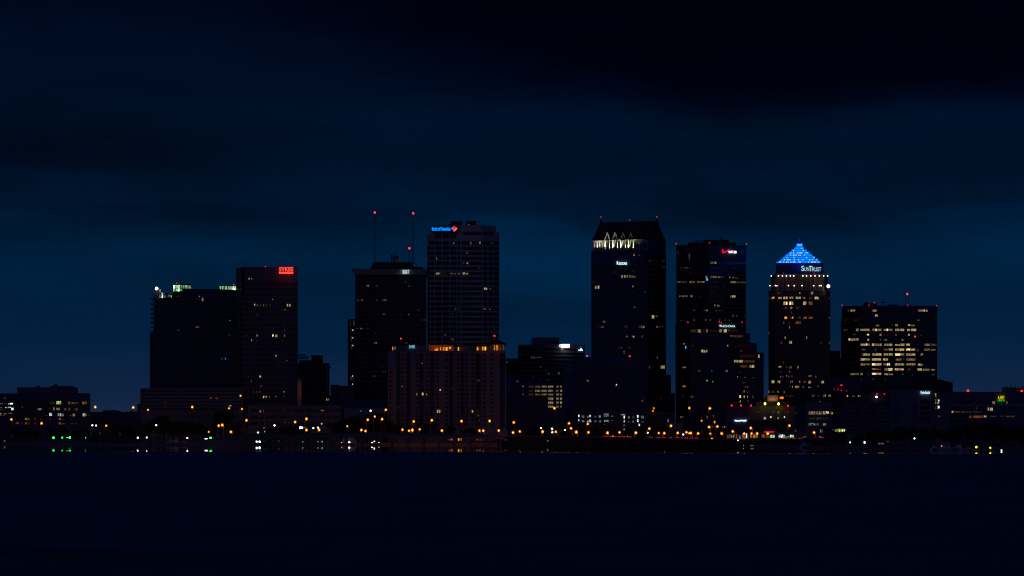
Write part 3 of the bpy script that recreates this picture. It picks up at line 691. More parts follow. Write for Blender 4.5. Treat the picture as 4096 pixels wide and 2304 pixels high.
b.wall([(2663, 3170), (2684, 3170)], 1499, None, M['brown'], 20, 'annex_wall'); b.wall([(2684, 3200), (2700, 3200)], 1573, None, M['dark'], 20, 'annex_wall')
b.done()
REG = b

# --- tower with the red check mark sign
b = Bld('office_tower', 2840, 3110, 'tall dark tower with a red check mark sign and square openings along its top', 'tower')
b.wall([(2705, 3130), (2834, 3110), (2984, 3140)], 976, None, M['black'], 40)
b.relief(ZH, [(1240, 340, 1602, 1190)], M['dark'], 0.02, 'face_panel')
b.box('roof_plant', 2755, 2945, 970, 976, 3125, 18, M['roof']); b.box('roof_plant', 2817, 2915, 959, 970, 3128, 14, M['roof']); b.box('roof_vent', 2882, 2890, 946, 959, 3130, 2, M['steel'])
mb = MB(); Y = 3126
for px in (2774, 2786, 2798, 2810, 2817): mb.tube((wx(px, Y), Y, wz(971, Y)), (wx(px, Y), Y, wz(961, Y)), 0.25, 4)
for py in (961, 966): mb.tube((wx(2774, Y), Y, wz(py, Y)), (wx(2818, Y), Y, wz(py, Y)), 0.22, 4)
mb.build('roof_screen', M['steel'], b.e)
b.pole(2816, 932, 970, 3128, 0.12)
b.dark(ZH, [(945, 985), (1010, 1040), (1070, 1105), (1140, 1166), (1205, 1230)], [(380, 416)], 'opening')
b.dark(ZH, [(1268, 1300), (1345, 1370), (1550, 1578)], [(382, 416)], 'opening')
b.dark(ZH, [(936, 1030), (1040, 1112), (1120, 1172), (1180, 1234)], rows(560, 45.5, 15, 20), 'window_band')
b.dark(ZH, [(1250, 1380), (1390, 1500), (1510, 1598)], rows(512, 45.5, 15, 20), 'window_band')
b.lit(ZH, '''1258,498,1285,520 w5;1290,498,1320,520 w6;970,552,988,568 o4;1008,550,1030,565 o5;1035,552,1050,566 o4;1066,548,1078,564 r5;1480,560,1495,570 w4;1210,636,1234,658 w7;1258,636,1278,656 w5;1284,636,1298,656 w7;1300,636,1316,656 w6;1330,636,1346,658 w7;1352,640,1384,655 w4;1438,640,1452,660 w6;1466,645,1488,660 w5
1492,648,1528,662 w3;935,686,980,704 w4;990,686,1030,706 w4;1058,684,1084,706 w6;1086,684,1112,706 w5;1130,686,1150,704 w5;1155,686,1180,704 w5;1182,686,1204,704 w6;1452,686,1476,706 w6;1478,686,1504,706 w7;1508,690,1535,706 w4;1540,690,1598,706 w4;1216,658,1236,684 b10;955,824,980,842 c3;985,824,1010,842 c4;1015,824,1040,842 c5;1066,824,1090,842 w6;970,645,985,655 w2
1448,824,1460,845 w6;1464,822,1500,845 w8;1296,912,1308,930 w7;1322,914,1346,932 w6;1094,962,1110,976 w5;1195,964,1205,976 w4;1216,962,1236,978 w8;1308,962,1320,976 w5;1325,965,1385,976 w2;1468,1010,1486,1028 w5;1506,1012,1520,1028 w4;1585,1012,1595,1028 w3;970,1060,988,1072 w4;1094,1056,1110,1070 w4;1206,1054,1224,1068 w6;1255,1056,1265,1070 w5
1340,1056,1355,1070 w4;1394,1056,1402,1070 w5;1436,1056,1446,1072 w5;990,420,994,475 c3;1052,420,1057,488 c5;935,420,955,432 m6;940,395,950,412 w3;1115,425,1119,440 c2;1065,600,1072,612 c3;1395,735,1402,750 c2;1140,828,1165,840 w2''')
for px, py in ((2704.5, 975), (2838, 971), (2986.5, 975)): b.beacon(px, py, 3124, 0.75)
b.done()
VER = b

# --- stepped block in front
b = Bld('office_building', 2860, 3020, 'stepped dark office block with a white name sign below the check mark tower', 'office building')
b.wall([(2702, 3032), (2760, 3020), (2960, 3020), (2978, 3040)], 1292, None, M['black'], 40)
b.wall([(2760, 3016), (3000, 3016)], 1333, None, M['dark'], 40, 'step_wall')
b.wall([(2760, 3012), (3027, 3012)], 1372, None, M['dark'], 40, 'step_wall')
b.wall([(2760, 3008), (3055, 3008)], 1410, None, M['dark'], 40, 'step_wall')
for i in range(16):
    yy = 1330 + 20.1 * i
b.dark(ZS, [(2706, 2756)], rows(1345, 20.1, 16, 9), 'window_band')
b.dark(ZS, [(2763, 2815), (2817, 2870), (2872, 2925), (2927, 2975)], rows(1362, 20.1, 15, 9), 'window_band')
b.dark(ZS, [(2977, 2998)], rows(1362, 20.1, 15, 9), 'window_band'); b.dark(ZS, [(3001, 3052)], rows(1424, 20.1, 12, 9), 'window_band')
b.relief(ZS, [(2760, y + 4.6, 3054, y + 6.6) for y in [1410 + 20.1 * i for i in range(13)]], M['blue'], 0.5, 'floor_slab')
b.lit(ZH, '''1065,1152,1125,1182 w3;1135,1152,1168,1185 w7;1170,1155,1210,1182 o2;1216,1152,1234,1182 w7;1240,1155,1340,1180 o2;1345,1150,1372,1182 w7;1388,1150,1418,1182 w9;1425,1152,1460,1180 o3;1465,1155,1530,1180 o2;1450,1206,1475,1225 o5;1480,1208,1570,1230 o4;1082,1302,1090,1320 w4;1328,1300,1336,1320 o4;1420,1300,1432,1318 w8
1480,1300,1640,1325 r2;1168,1348,1192,1378 w9;1194,1350,1212,1378 w8;1214,1350,1232,1376 w7;1545,1355,1570,1368 w3;995,1285,1012,1300 w6;1016,1312,1028,1340 b10;1540,1395,1690,1425 o2''')
b.lit(ZI, '''1180,65,1380,100 o2;1420,60,1446,106 w8;1105,130,1170,165 w8;1172,130,1222,165 w9;1225,135,1380,165 o4;1180,198,1290,232 o4;1305,198,1340,235 w7;1338,196,1376,235 w9;632,262,668,285 o4;810,262,821,290 b9;995,262,1022,288 w6;1147,343,1158,362 w10;745,390,757,414 w10;822,403,833,428 w9;1180,290,1200,300 o5;1250,470,1262,500 o6;1280,472,1292,500 o6
1230,530,1250,560 w7;1280,555,1292,570 w5;1175,595,1200,632 w10;1232,598,1248,632 w9;1280,598,1290,632 w9;1352,600,1360,635 w7;1182,660,1196,690 w9;1285,660,1298,678 w6;1055,558,1068,572 r7;1055,692,1066,705 r6;1120,690,1160,704 r5;430,218,475,240 w6;430,468,472,490 w7;400,875,412,895 a8;415,872,438,890 o6;668,885,682,900 o6;668,918,692,945 a9
745,870,762,900 o9;830,858,845,875 o8;832,885,848,905 r7;845,930,862,970 a9;828,935,842,960 o7;430,402,437,418 w5;430,595,440,615 w4;535,600,580,630 o4;625,665,660,695 r2;1240,355,1262,368 c4;1355,355,1368,372 c4;1205,420,1260,440 o3;430,938,440,950 t4''')
for px, py in ((2751.5, 1289), (2876.5, 1287), (2885.5, 1290), (2968.5, 1289)): b.beacon(px, py, 3022, 0.75)
b.wall([(2735, 2980), (2905, 2980)], 1702, None, M['maroon'], 20, 'annex_wall')
b.lit(ZI, '800,1000,812,1020 w4;815,1000,830,1020 w5;845,1000,870,1020 w4;918,1000,930,1022 w3;950,1000,965,1025 w6;975,998,988,1025 w6;990,1000,1000,1025 w6')
b.done()
WAC = b

# --- tower with blue stepped pyramid
b = Bld('office_tower', 3198, 3110, 'tower crowned by a blue floodlit stepped pyramid with two rows of white lamps', 'tower')
b.wall([(3074, 3130), (3098, 3110), (3298, 3110), (3322, 3130)], 1160, None, M['maroon'], 45)
b.wall([(3084.5, 3128), (3106, 3113), (3290, 3113), (3311, 3128)], 1097, 1160, M['maroon'], 40, 'upper_wall')
b.wall([(3103, 3118), (3294, 3118)], 1052, 1097, M['dark'], 34, 'attic_wall')
b.relief(ZJ, [(x, 535, x + 10, 690) for x in (345, 386, 432, 478, 560, 705, 755, 805, 905)] + [(x, 650, x + 12, 760) for x in (310, 430, 498, 570, 660, 725, 792, 900)], M['conc'], 0.6, 'pier')
b.relief(ZJ, [(x, 700, x + 8, 1445) for x in (372, 436, 502, 572, 664, 730, 798, 865)], M['maroon'], 0.7, 'pier')
b.relief(ZJ, [(300, 512, 958, 524), (272, 690, 990, 702)], M['conc'], 0.9, 'ledge')
b.dark(ZJ, [(310, 368), (382, 432), (446, 498), (514, 566), (584, 656), (674, 724), (740, 792), (808, 860), (880, 940)], rows(788, 57.5, 15, 32))
pyr = [(3127 - 12 + 0.3 - 0, 1052)]
tiers = [(392, 875, 355, 385), (433, 843, 330, 356), (460, 808, 303, 330), (490, 778, 276, 303), (522, 747, 250, 276), (553, 714, 223, 250), (585, 683, 196, 223), (608, 665, 152, 196)]
FLOODLIT = glow('blue_floodlit_glow', (0, 138, 255), 1.0, True); FLOODLIT_EDGE = glow('blue_floodlit_edge', (0, 70, 235), 0.9)  # tiers and rims glow themselves, standing in for the blue floodlight on them
WHD = glow('white_bulb', (220, 215, 255), 1.1)
cyp = 3134
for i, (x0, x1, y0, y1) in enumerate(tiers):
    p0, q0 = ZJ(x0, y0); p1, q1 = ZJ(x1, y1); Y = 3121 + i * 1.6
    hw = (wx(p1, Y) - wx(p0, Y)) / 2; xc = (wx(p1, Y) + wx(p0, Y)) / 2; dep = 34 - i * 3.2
    t_ = MB().box(xc - hw, xc + hw, Y, Y + dep, wz(q1, Y), wz(q0, Y) - 0.35).build('pyramid_tier', FLOODLIT, b.e)
    MB().box(xc - hw - 0.15, xc + hw + 0.15, Y - 0.15, Y + dep, wz(q0, Y) - 0.35, wz(q0, Y)).build('rim', FLOODLIT_EDGE, t_)
    n = max(2, int((x1 - x0) / 16)); mb = MB()
    for k in range(n):
        if random.random() < 0.38:
            px = p0 + 3 + (p1 - p0 - 6) * k / (n - 1); zc = wz((q0 + q1) / 2 + 0.5, Y)
            mb.box(wx(px, Y) - 0.32, wx(px, Y) + 0.32, Y - 0.3, Y - 0.01, zc - 0.36, zc + 0.36)
    if mb.v: mb.build('bulbs', WHD, t_)
px, py = ZJ(635, 152); MB().cyl(wx(px, 3140), 3140, wz(py + 1, 3140), wz(py - 7, 3140), 1.0, 0.25, 6).build('finial', M['steel'], b.e)
MB().cyl(wx(px, 3140), 3140, wz(py - 7, 3140), wz(952, 3140), 0.25, 0.1, 6).build('spire', FLOODLIT_EDGE, b.e)
b.lit(ZJ, '''310,775,352,802 w9;384,775,425,800 w8;444,772,494,802 w9;515,772,560,800 w8;586,772,615,800 w9;616,772,648,800 w8;672,775,700,800 w6;740,775,780,800 w3;806,772,855,804 w9;375,715,386,745 w7;390,718,430,745 w2;628,722,642,742 w9;762,715,790,748 w8;444,830,470,868 w9;472,830,495,868 w10;511,828,534,868 w10;536,828,560,868 w9;672,828,712,868 w9
738,830,788,868 o6;524,890,550,912 w8;596,890,630,910 w4;445,890,490,915 o3;534,945,545,965 o6;456,1003,488,1032 a9;525,1008,545,1028 o7;546,1002,562,1030 a9;605,1005,645,1025 w4;670,1003,718,1030 o7;738,1005,785,1030 o6;970,1008,985,1026 o7;442,1060,455,1088 w6;578,1058,648,1090 o5;510,1072,522,1088 w4;510,1115,522,1142 w8;456,1235,476,1265 w7
709,1230,720,1262 w9;415,1285,425,1320 w6;507,1288,522,1318 w8;526,1285,545,1318 w9;875,1290,888,1320 w4;970,1298,985,1318 w4;400,1238,410,1265 w2;273,1186,284,1204 o6;392,1182,402,1192 m5;412,1178,422,1188 m5;458,1402,466,1416 w6;275,780,290,800 o3;960,780,985,805 o3;600,1120,610,1135 w2''')
b.lit(ZI, '''1755,150,1766,178 o7;1690,212,1712,235 w7;1712,208,1730,235 w9;1795,215,1808,232 w7;1830,215,1870,245 w5;1942,210,1960,245 w8;1718,275,1728,300 w5;1834,272,1846,296 w7;1716,338,1730,362 w7;1748,340,1756,370 w5;1792,334,1806,348 w7;1825,338,1834,362 w8;1850,338,1880,350 w5;1602,400,1645,438 w9;1678,402,1718,438 w8;1845,404,1860,432 w7;1866,402,1880,432 w7
1833,475,1842,490 w8;1870,470,1882,498 w8;1912,470,1965,500 w7;1560,535,1575,565 w6;1605,535,1645,565 w3;1678,540,1692,564 w9;1760,538,1775,570 w6''')
b.lit(ZL, '965,95,1015,142 w8;885,95,920,130 w5;1180,95,1232,140 w8;815,95,832,130 w7;870,185,895,215 w5;965,195,1010,215 c6;1118,175,1132,205 w7;1080,10,1100,45 w5;965,5,1025,28 w6;605,335,618,360 o5;640,335,715,360 o3')
for r_, yy, xs_ in ((0, 532, (305, 388, 434, 480, 526, 566, 671, 713, 763, 812, 862, 912, 957)), (1, 645, (288, 352, 369, 503, 571, 660, 796, 863, 883))):
    for x in xs_:
        px, py = ZJ(x, yy); Y = 3110 if r_ == 0 else 3107.5
        MB().ball(wx(px, Y), Y, wz(py, Y), 0.55).build('facade_lamp', GL['fl'], b.e)
        lamp('SPOT', (wx(px, Y), Y + 0.4, wz(py, Y) - 0.6), 40, (255, 215, 190), b.e, 0.15, (0, 0.10, -1), 28)
px, py = ZJ(966, 652); MB().ball(wx(px, 3107), 3107, wz(py, 3107), 1.5).build('facade_lamp', GL['fl'], b.e)
lamp('POINT', (wx(px - 2, 3105), 3105, wz(py + 4, 3105)), 120, (255, 225, 200), b.e)
for x in (444, 804):
    px, py = ZJ(x, 502); b.beacon(px, py, 3114, 0.5)
lamp('POINT', (wx(3198, 3112), 3112, wz(1054, 3112)), 900, (20, 60, 255), b.e, 2.0)
b.done()
SUN = b

b = Bld('office_building', 3341, 3260, 'small dark block between the blue pyramid tower and the tower of lit rows', 'building')
b.wall([(3318, 3260), (3360, 3260)], 1403, None, M['dark'], 20)
b.wall([(3318, 3250), (3450, 3250)], 1432, None, M['dark'], 14, 'lower_wall')
b.done()
# --- tower of lit rows
b = Bld('office_tower', 3560, 3160, 'broad dark tower with many rows of lit yellow windows and red roof corner lamps', 'tower')
b.wall([(3364, 3175), (3440, 3160), (3749, 3160)], 1280, None, M['dark'], 40)
b.wall([(3367, 3174), (3440, 3160.5), (3749, 3160.5)], 1223, 1280, M['dark'], 38, 'upper_wall')
b.box('roof_plant', 3458, 3507, 1213, 1223, 3170, 12, M['roof']); b.box('roof_vent', 3462, 3470, 1208, 1213, 3172, 4, M['roof']); b.box('roof_plant', 3556, 3588, 1218, 1223, 3172, 10, M['roof'])
b.dark(ZK, [(240, 440), (460, 580), (603, 728), (750, 872), (900, 1025), (1043, 1168), (1188, 1258), (1272, 1440)], rows(298, 63.2, 15, 34), 'window_band')
b.lit(ZK, '''292,284,308,312 w5;326,284,392,312 w7;612,284,666,314 w7;1200,282,1250,312 w6;1252,282,1290,310 w9;1295,284,1325,314 w7;642,343,684,376 w7;262,410,276,428 w4;370,412,440,430 w2;1190,410,1215,435 w4;655,478,700,500 w6;905,470,940,500 w8;1068,472,1095,496 w9;1100,478,1155,500 w6;460,470,468,490 w3;858,470,868,490 w3
245,535,265,560 w4;282,535,292,560 w7;400,530,436,562 w8;455,532,500,560 w8;500,530,580,562 w7;612,530,640,562 w7;645,530,665,562 w10;668,530,728,562 w7;755,532,790,560 w6;790,530,815,562 w10;815,532,868,560 w7;902,530,960,562 w8;960,530,1022,562 w8;1055,532,1095,562 w8;1110,530,1175,562 w9
522,600,536,615 w6;540,595,570,620 w10;700,595,728,625 w7;905,595,925,625 w9;1068,596,1095,622 w9;1230,608,1250,622 w6;360,598,395,615 w2;750,600,820,622 w2;305,655,328,682 w10;330,655,436,688 w7;545,660,570,685 w9;705,660,728,684 w8;755,662,800,688 w5;985,665,1020,685 w7
458,722,520,752 w8;520,720,545,750 w10;545,722,580,752 w6;603,720,635,754 w9;640,722,700,752 w6;700,720,730,754 w8;762,722,815,752 w7;815,722,866,754 w8;900,728,970,752 w8;970,720,1025,754 w8;1043,722,1095,752 w9;1190,730,1202,750 w6;1275,722,1352,754 w6;1365,722,1438,752 w4
470,790,520,812 w4;640,785,665,812 w4;755,788,820,812 w5;820,786,872,812 w9;900,784,960,816 w8;960,784,1022,816 w9;1043,784,1095,816 w10;1100,786,1166,814 w9;1188,788,1205,825 w8;1275,785,1352,818 w5;1362,790,1432,816 w5
468,848,485,880 w9;490,848,580,880 w8;603,848,660,880 w8;660,846,728,880 w9;750,848,815,878 w8;815,846,872,880 w8;900,848,965,880 w10;965,848,1022,878 w8;1043,848,1166,880 w8;1232,848,1265,876 w8
458,910,520,942 w9;520,912,580,940 w8;603,910,660,942 w9;660,910,726,942 w9;750,912,812,942 w9;910,914,985,942 w6;1005,912,1020,940 w4;1048,912,1166,944 w6;458,975,510,1005 w8;510,978,580,1002 w6;603,974,660,1006 w10;660,974,726,1006 w9;750,976,795,1004 w6;795,974,838,1006 w10;900,976,1022,1006 w8
1045,976,1110,1004 w7;1110,974,1166,1004 w8;1195,980,1255,1010 w9;603,1038,650,1062 w7;650,1044,725,1064 w5;765,1038,812,1070 w7;812,1038,875,1072 w10;898,1038,960,1070 w9;960,1042,1015,1068 w9;1065,1045,1100,1068 w4;1190,1038,1250,1072 w9;1260,1045,1352,1072 w6;1365,1048,1420,1074 w6
330,1102,436,1130 w6;455,1100,488,1130 w6;550,1105,562,1130 w9;603,1098,660,1126 w10;660,1098,725,1126 w9;762,1104,812,1130 w8;815,1108,875,1130 w6;985,1105,1012,1125 w2;1118,1112,1132,1134 w8;1372,1110,1420,1134 w3;464,1172,476,1192 w5;612,1172,634,1192 w3;772,1172,784,1192 w3''')
for x, y in ((223, 230), (567, 227), (638, 197), (1065, 228), (1438, 234)):
    px, py = ZK(x, y); b.beacon(px, py, 3158, 0.72)
px, py = ZK(1160, 632); b.pole(px, py, py + 22, 3140, 0.15, 'lamp_pole'); b.beacon(px, py, 3140, 0.9, 'rs')
b.done()
mast(3629, 1176, 1223, 3166, 1.4, 'lattice mast with a red lamp on the tower of lit rows', 1176, True)
e = empty('satellite_dish', (wx(3532, 3168), 3168, wz(1223, 3168)), 'dark tilted dish on the roof of the tower of lit rows', 'satellite dish')
MB().add(*(lambda n: ([(wx(3532, 3168) + 1.9 * math.cos(i * 2 * math.pi / n), 3168 + 1.2 * math.sin(i * 2 * math.pi / n), wz(1209, 3168) + 0.9 * math.sin(i * 2 * math.pi / n)) for i in range(n)] + [(wx(3532, 3168), 3168.6, wz(1211.5, 3168))],
     [(i, (i + 1) % n, n) for i in range(n)] + [tuple(range(n - 1, -1, -1))]))(14)).build('dish', M['steel'], e)
MB().cyl(wx(3532, 3168), 3168.5, wz(1223, 3168), wz(1211, 3168), 0.3, 0.2, 6).build('stand', M['steel'], e)
mast(3416, 1216, 1223, 3168, 0.2, 'tiny tilted whip left on the roof of the tower of lit rows', None, False, 'whip_antenna')

# --- long black building below it
b = Bld('office_building', 3560, 2920, 'long black flat building below the tower of lit rows with a rounded roof mound', 'building')
b.wall([(3425, 2920), (3811, 2920)], 1531, None, M['black'], 50)
Y = 2930; x0, x1 = wx(3640, Y), wx(3808, Y)
MB().prism([(x0, Y), (x1, Y), (x1, Y + 24), (x0, Y + 24)], wz(1531, Y), wz(1517, Y), [(wx(3650, Y), Y + 4), (wx(3762, Y), Y + 4), (wx(3762, Y), Y + 20), (wx(3650, Y), Y + 20)]).build('roof_mound', M['roof'], b.e)
for px in (3792, 3800, 3807): b.pole(px, 1520, 1531, Y, 0.2)
b.done()
b = Bld('office_building', 3380, 2840, 'dark low block speckled with red neon lights right of the blue pyramid tower base', 'building')
b.wall([(3296, 2840), (3440, 2840)], 1512, None, M['dark'], 30)
b.lit(ZK, '115,1290,123,1332 r9;162,1295,171,1330 r10;196,1248,225,1270 r10;204,1313,217,1333 r10;265,1325,290,1340 r8;75,1300,80,1320 r7;64,1292,70,1318 r5;245,1295,252,1310 r4;85,1285,90,1318 r6;175,1220,182,1235 r3;100,1290,104,1325 r3')
px, py = ZK(308, 1188); b.pole(px, py, 1514, 2845, 0.15, 'lamp_pole'); b.beacon(px, py, 2845, 0.7)
b.done()

# --- hospital group
b = Bld('hospital', 3350, 2700, 'wide black hospital wing with a thin row of lit windows under its flat roof', 'hospital')
b.wall([(3186, 2700), (3680, 2700)], 1566, None, M['black'], 60)
b.lit(ZK, '0,1382,12,1405 w6;45,1382,58,1408 w8;61,1384,75,1408 w7;260,1392,270,1410 w4;280,1385,298,1408 w9;345,1392,362,1410 w5;366,1392,385,1410 w6;420,1385,440,1410 w8;445,1388,462,1408 w6;585,1392,595,1410 w2;875,1392,885,1415 w4;950,1395,985,1412 w6;985,1388,1005,1415 w9;1012,1392,1025,1412 w5')
b.lit(ZL, '1030,325,1045,360 w7;1050,325,1070,360 w5;1110,330,1145,355 w3;1215,322,1235,362 w8;1240,322,1258,362 w8;1300,325,1318,360 w7;1322,325,1340,360 w6;1150,428,1168,446 w7;1410,540,1430,552 w2')
for x, y in ((670, 1372), (765, 1372), (1143, 1368)):
    px, py = ZK(x, y); b.beacon(px, py, 2698, 0.7); b.pole(px, py, 1580, 2699, 0.12, 'lamp_pole')
for x, y in ((662, 1410), (1133, 1408)):
    px, py = ZK(x, y); MB().ball(wx(px, 2697), 2697, wz(py, 2697), 0.75).build('wall_lamp', GL['w'], b.e)
b.done()
b = Bld('hospital', 3040, 2560, 'brown hospital block with yellow green wall lamps above a lit glass ground floor', 'hospital')
b.wall([(2905, 2560), (3180, 2560)], 1625, None, M['hosp'], 35)
b.relief(ZI, [(1010, 745, 1300, 1080)], M['dark'], 0.3, 'wall_panel')
b.relief(ZL, [(-10, 750, 690, 940)], M['black'], 0.3, 'wall_panel')
b.wall([(3024, 2564), (3154, 2564)], 1608, 1626, M['maroon'], 22, 'roof_storey')
b.wall([(3070, 2563.5), (3113.5, 2563.5)], 1581, 1608, M['conc'], 8, 'roof_block'); b.wall([(3054, 2566), (3070, 2566)], 1582, 1608, M['brown'], 8, 'roof_block')
for px in (3080, 3092, 3104): lamp('SPOT', (wx(px, 2561), 2561, wz(1609, 2561)), 380, (255, 168, 100), b.e, 0.3, (0, 0.35, 1), 120)
for px, py in ((3060, 1615), (3114.5, 1615.5)):
    MB().ball(wx(px, 2557), 2557, wz(py, 2557), 0.8, sz=1.2).build('wall_lamp', GL['lime'], b.e); lamp('SPOT', (wx(px, 2557), 2557.5, wz(py + 3, 2557)), 700, (235, 225, 90), b.e, 0.2, (0, 0.5, -1), 110)
for x, y in ((1075, 731), (1198, 731), (1330, 731), (1819, 734)):
    px, py = ZI(x, y); b.beacon(px, py, 2556, 0.72, 'rs')
px, py = ZI(1735, 630)
b.pole(px, py, 1625, 2562, 0.15, 'lamp_pole')
for d in (-3, 3): MB().ball(wx(px + d, 2562), 2562, wz(py, 2562), 0.9).build('pole_lamp', GL['sod'], b.e)
b.dark(ZI, [(1040, 1060), (1120, 1140), (1180, 1200), (1240, 1262)], [(780, 830)])
b.lit(ZL, '''120,605,148,630 w3;230,605,248,635 w4;455,600,470,638 w6;472,600,488,638 w7;225,695,265,735 c8;452,698,482,732 y7;336,685,355,710 c10;562,685,580,710 c10;505,805,526,830 w6;505,895,530,930 w5;225,880,265,925 c10;385,610,398,632 b8;620,600,640,630 o4
0,985,40,1040 o8;44,985,90,1040 w8;95,985,132,1040 o8;190,985,250,1035 o8;330,990,370,1040 g9;372,990,410,1040 g9;470,988,504,1035 c9;506,985,550,1040 c10;552,990,580,1045 g9;585,1010,605,1050 t10;615,1015,640,1050 g9;660,990,695,1055 g10;697,990,730,1055 g9;260,1000,320,1040 w5;120,660,135,680 w2''')
b.lit(ZI, '995,1110,1005,1180 w9;1010,1115,1035,1170 w5;1040,1110,1062,1155 o7;1066,1120,1085,1160 g5;1090,1120,1110,1160 w7;1130,1110,1150,1170 o7;1172,1115,1190,1180 c9;1215,1100,1235,1180 o8;1240,1110,1258,1175 o8;1262,1095,1280,1160 c10;1283,1120,1296,1175 w6;1095,870,1104,890 c3;1140,870,1150,890 c5;1218,872,1228,890 t7;1235,870,1246,890 t9;1296,880,1305,905 w5;1175,880,1186,900 c2')
b.done()
HOS = b
b = Bld('hospital', 3275, 2500, 'blue grey hospital wing with three lit rows right of the brown hospital block', 'hospital')
b.wall([(3181, 2510), (3222, 2510)], 1618, None, M['dark'], 30, 'stair_wall')
b.wall([(3220, 2500), (3330, 2500)], 1608, None, M['blue'], 30)
b.wall([(3330, 2505), (3400, 2505)], 1628, None, M['dark'], 30, 'side_wall')
b.wall([(3181, 2480), (3290, 2480)], 1725, None, M['conc'], 20, 'low_wing')
b.lit(ZL, '''968,600,1005,655 w6;1008,600,1045,655 w7;1048,602,1085,655 w6;1098,602,1140,655 w6;1143,602,1185,655 w7;1205,600,1255,652 w8;1258,600,1305,640 w10;1330,605,1350,645 w5;1352,615,1375,652 w10;970,700,1080,740 w2;1090,700,1180,740 w3;1205,700,1300,740 w2;1380,620,1455,645 w2
968,792,1020,838 w6;1020,792,1050,815 b9;1050,800,1082,838 w6;1100,795,1135,835 w5;1205,795,1262,838 w6;700,590,725,655 c4;680,690,715,750 g8;717,690,748,750 g7;705,770,730,840 g3;680,895,720,930 g4;735,905,765,935 w5;875,1010,905,1040 w4;908,1010,940,1040 w5;1140,1000,1168,1025 y8;1170,992,1200,1035 y10;750,610,775,640 w2;800,720,830,745 w1''')
b.done()
b = Bld('low_building', 3340, 2420, 'low dark waterfront wing with yellow lit windows below the blue grey hospital wing', 'building')
b.wall([(3270, 2420), (3400, 2420)], 1713, None, M['dark'], 20)
b.lit(ZL, '1158,893,1180,955 y7;1180,905,1210,950 y3;1095,1095,1112,1130 w5;1115,1095,1135,1130 w4;1258,1090,1276,1130 w5;1280,1090,1297,1115 w3;900,1095,930,1115 w2;1365,895,1380,920 o8')
b.wall([(3338, 2410), (3398, 2410)], 1712, 1732, M['granite'], 10, 'upper_wall')
b.lit(ZL, '1405,892,1428,940 y8;1430,892,1450,940 y8;1455,890,1475,945 y9;1477,890,1498,945 y10;1515,893,1545,937 y10;1547,893,1572,935 y10;1580,895,1620,922 y8')
b.done()
b = Bld('parking_garage', 3460, 2350, 'dark blue parking garage of many horizontal bands with a white sign at its top right', 'parking garage')
b.wall([(3384, 2350), (3560, 2350)], 1612, None, M['blue'], 40)
b.wall([(3560, 2348), (3735, 2348)], 1560, None, M['blue'], 40, 'tall_wall')
b.dark(ZL, [(1580, 1755), (1820, 1970), (2080, 2300)], rows(500, 67.2, 8, 26), 'opening')
b.dark(ZM, [(730, 872)], rows(495, 90, 4, 46), 'opening')
b.dark(ZM, [(330, 385), (620, 660)], rows(556, 63, 4, 30))
b.relief(ZL, [(1757, 470, 1818, 1000), (1972, 470, 2078, 1000)], M['dark'], 0.5, 'pier')
b.done()
GAR = b
b = Bld('university_clinic', 3900, 2250, 'long low clinic at the right edge with orange and green letters and red lit strips', 'clinic')
b.wall([(3736, 2250), (4240, 2250)], 1567, None, M['granite'], 40)
b.wall([(3722, 2244), (3803, 2244)], 1638, None, M['blue'], 20, 'annex_wall')
b.wall([(4008, 2262), (4026, 2262)], 1549, 1568, M['conc'], 14, 'roof_block'); b.wall([(4026, 2260), (4130, 2260)], 1550, 1568, M['dark'], 16, 'roof_block')
b.pole(4027, 1543, 1550, 2264, 0.3); b.pole(4043, 1541, 1550, 2264, 0.45); b.pole(4058, 1520, 1550, 2264, 0.1); b.pole(4092, 1543, 1550, 2264, 0.4)
b.relief(ZM, [(1200, 545, 2900, 560), (1200, 655, 2900, 664), (1200, 765, 2900, 775)], M['pale'], 0.4, 'floor_slab')
b.relief(ZM, [(1172, 480, 1235, 600), (1268, 480, 1330, 590)], M['blue'], 0.3, 'wall_panel')
b.dark(ZM, [(1470, 1505), (2135, 2165), (2240, 2270), (1225, 1365), (1390, 1540)], [(485, 525)]); b.dark(ZM, [(1222, 1365), (1388, 1535)], [(712, 748), (790, 825)], 'window_band')
b.lit(ZM, '''955,455,978,530 w7;990,450,1012,495 w7;992,497,1020,532 w8;1006,462,1025,495 c10;955,585,978,612 w5;955,558,978,583 w2;990,555,1010,612 w7;1003,562,1026,602 c10;1855,485,1892,535 w7;2072,490,2092,530 w7;1780,588,1805,635 w9;1812,590,1862,638 w9;1598,585,1612,612 w4;1585,485,1600,520 t3;1215,640,1242,672 w9;1242,642,1365,672 o4;1382,640,1392,672 w6;1400,645,1535,672 o3
1550,645,1690,672 o3;1485,715,1530,750 o5;1550,712,1700,752 o5;1718,712,1765,742 y8;1815,715,1925,740 w3;1980,712,2030,740 w3;2060,715,2210,740 w3;1050,720,1065,740 r7;2310,490,2320,525 w2;1000,710,1035,745 c2''')
px, py = ZM(1472, 326); b.pole(px, py, 1568, 2256, 0.15, 'lamp_pole'); b.beacon(px, py, 2256, 0.95, 'rs')
px, py = ZM(2317, 331); b.beacon(px, py, 2258, 0.95, 'rs')
b.done()
USF = b

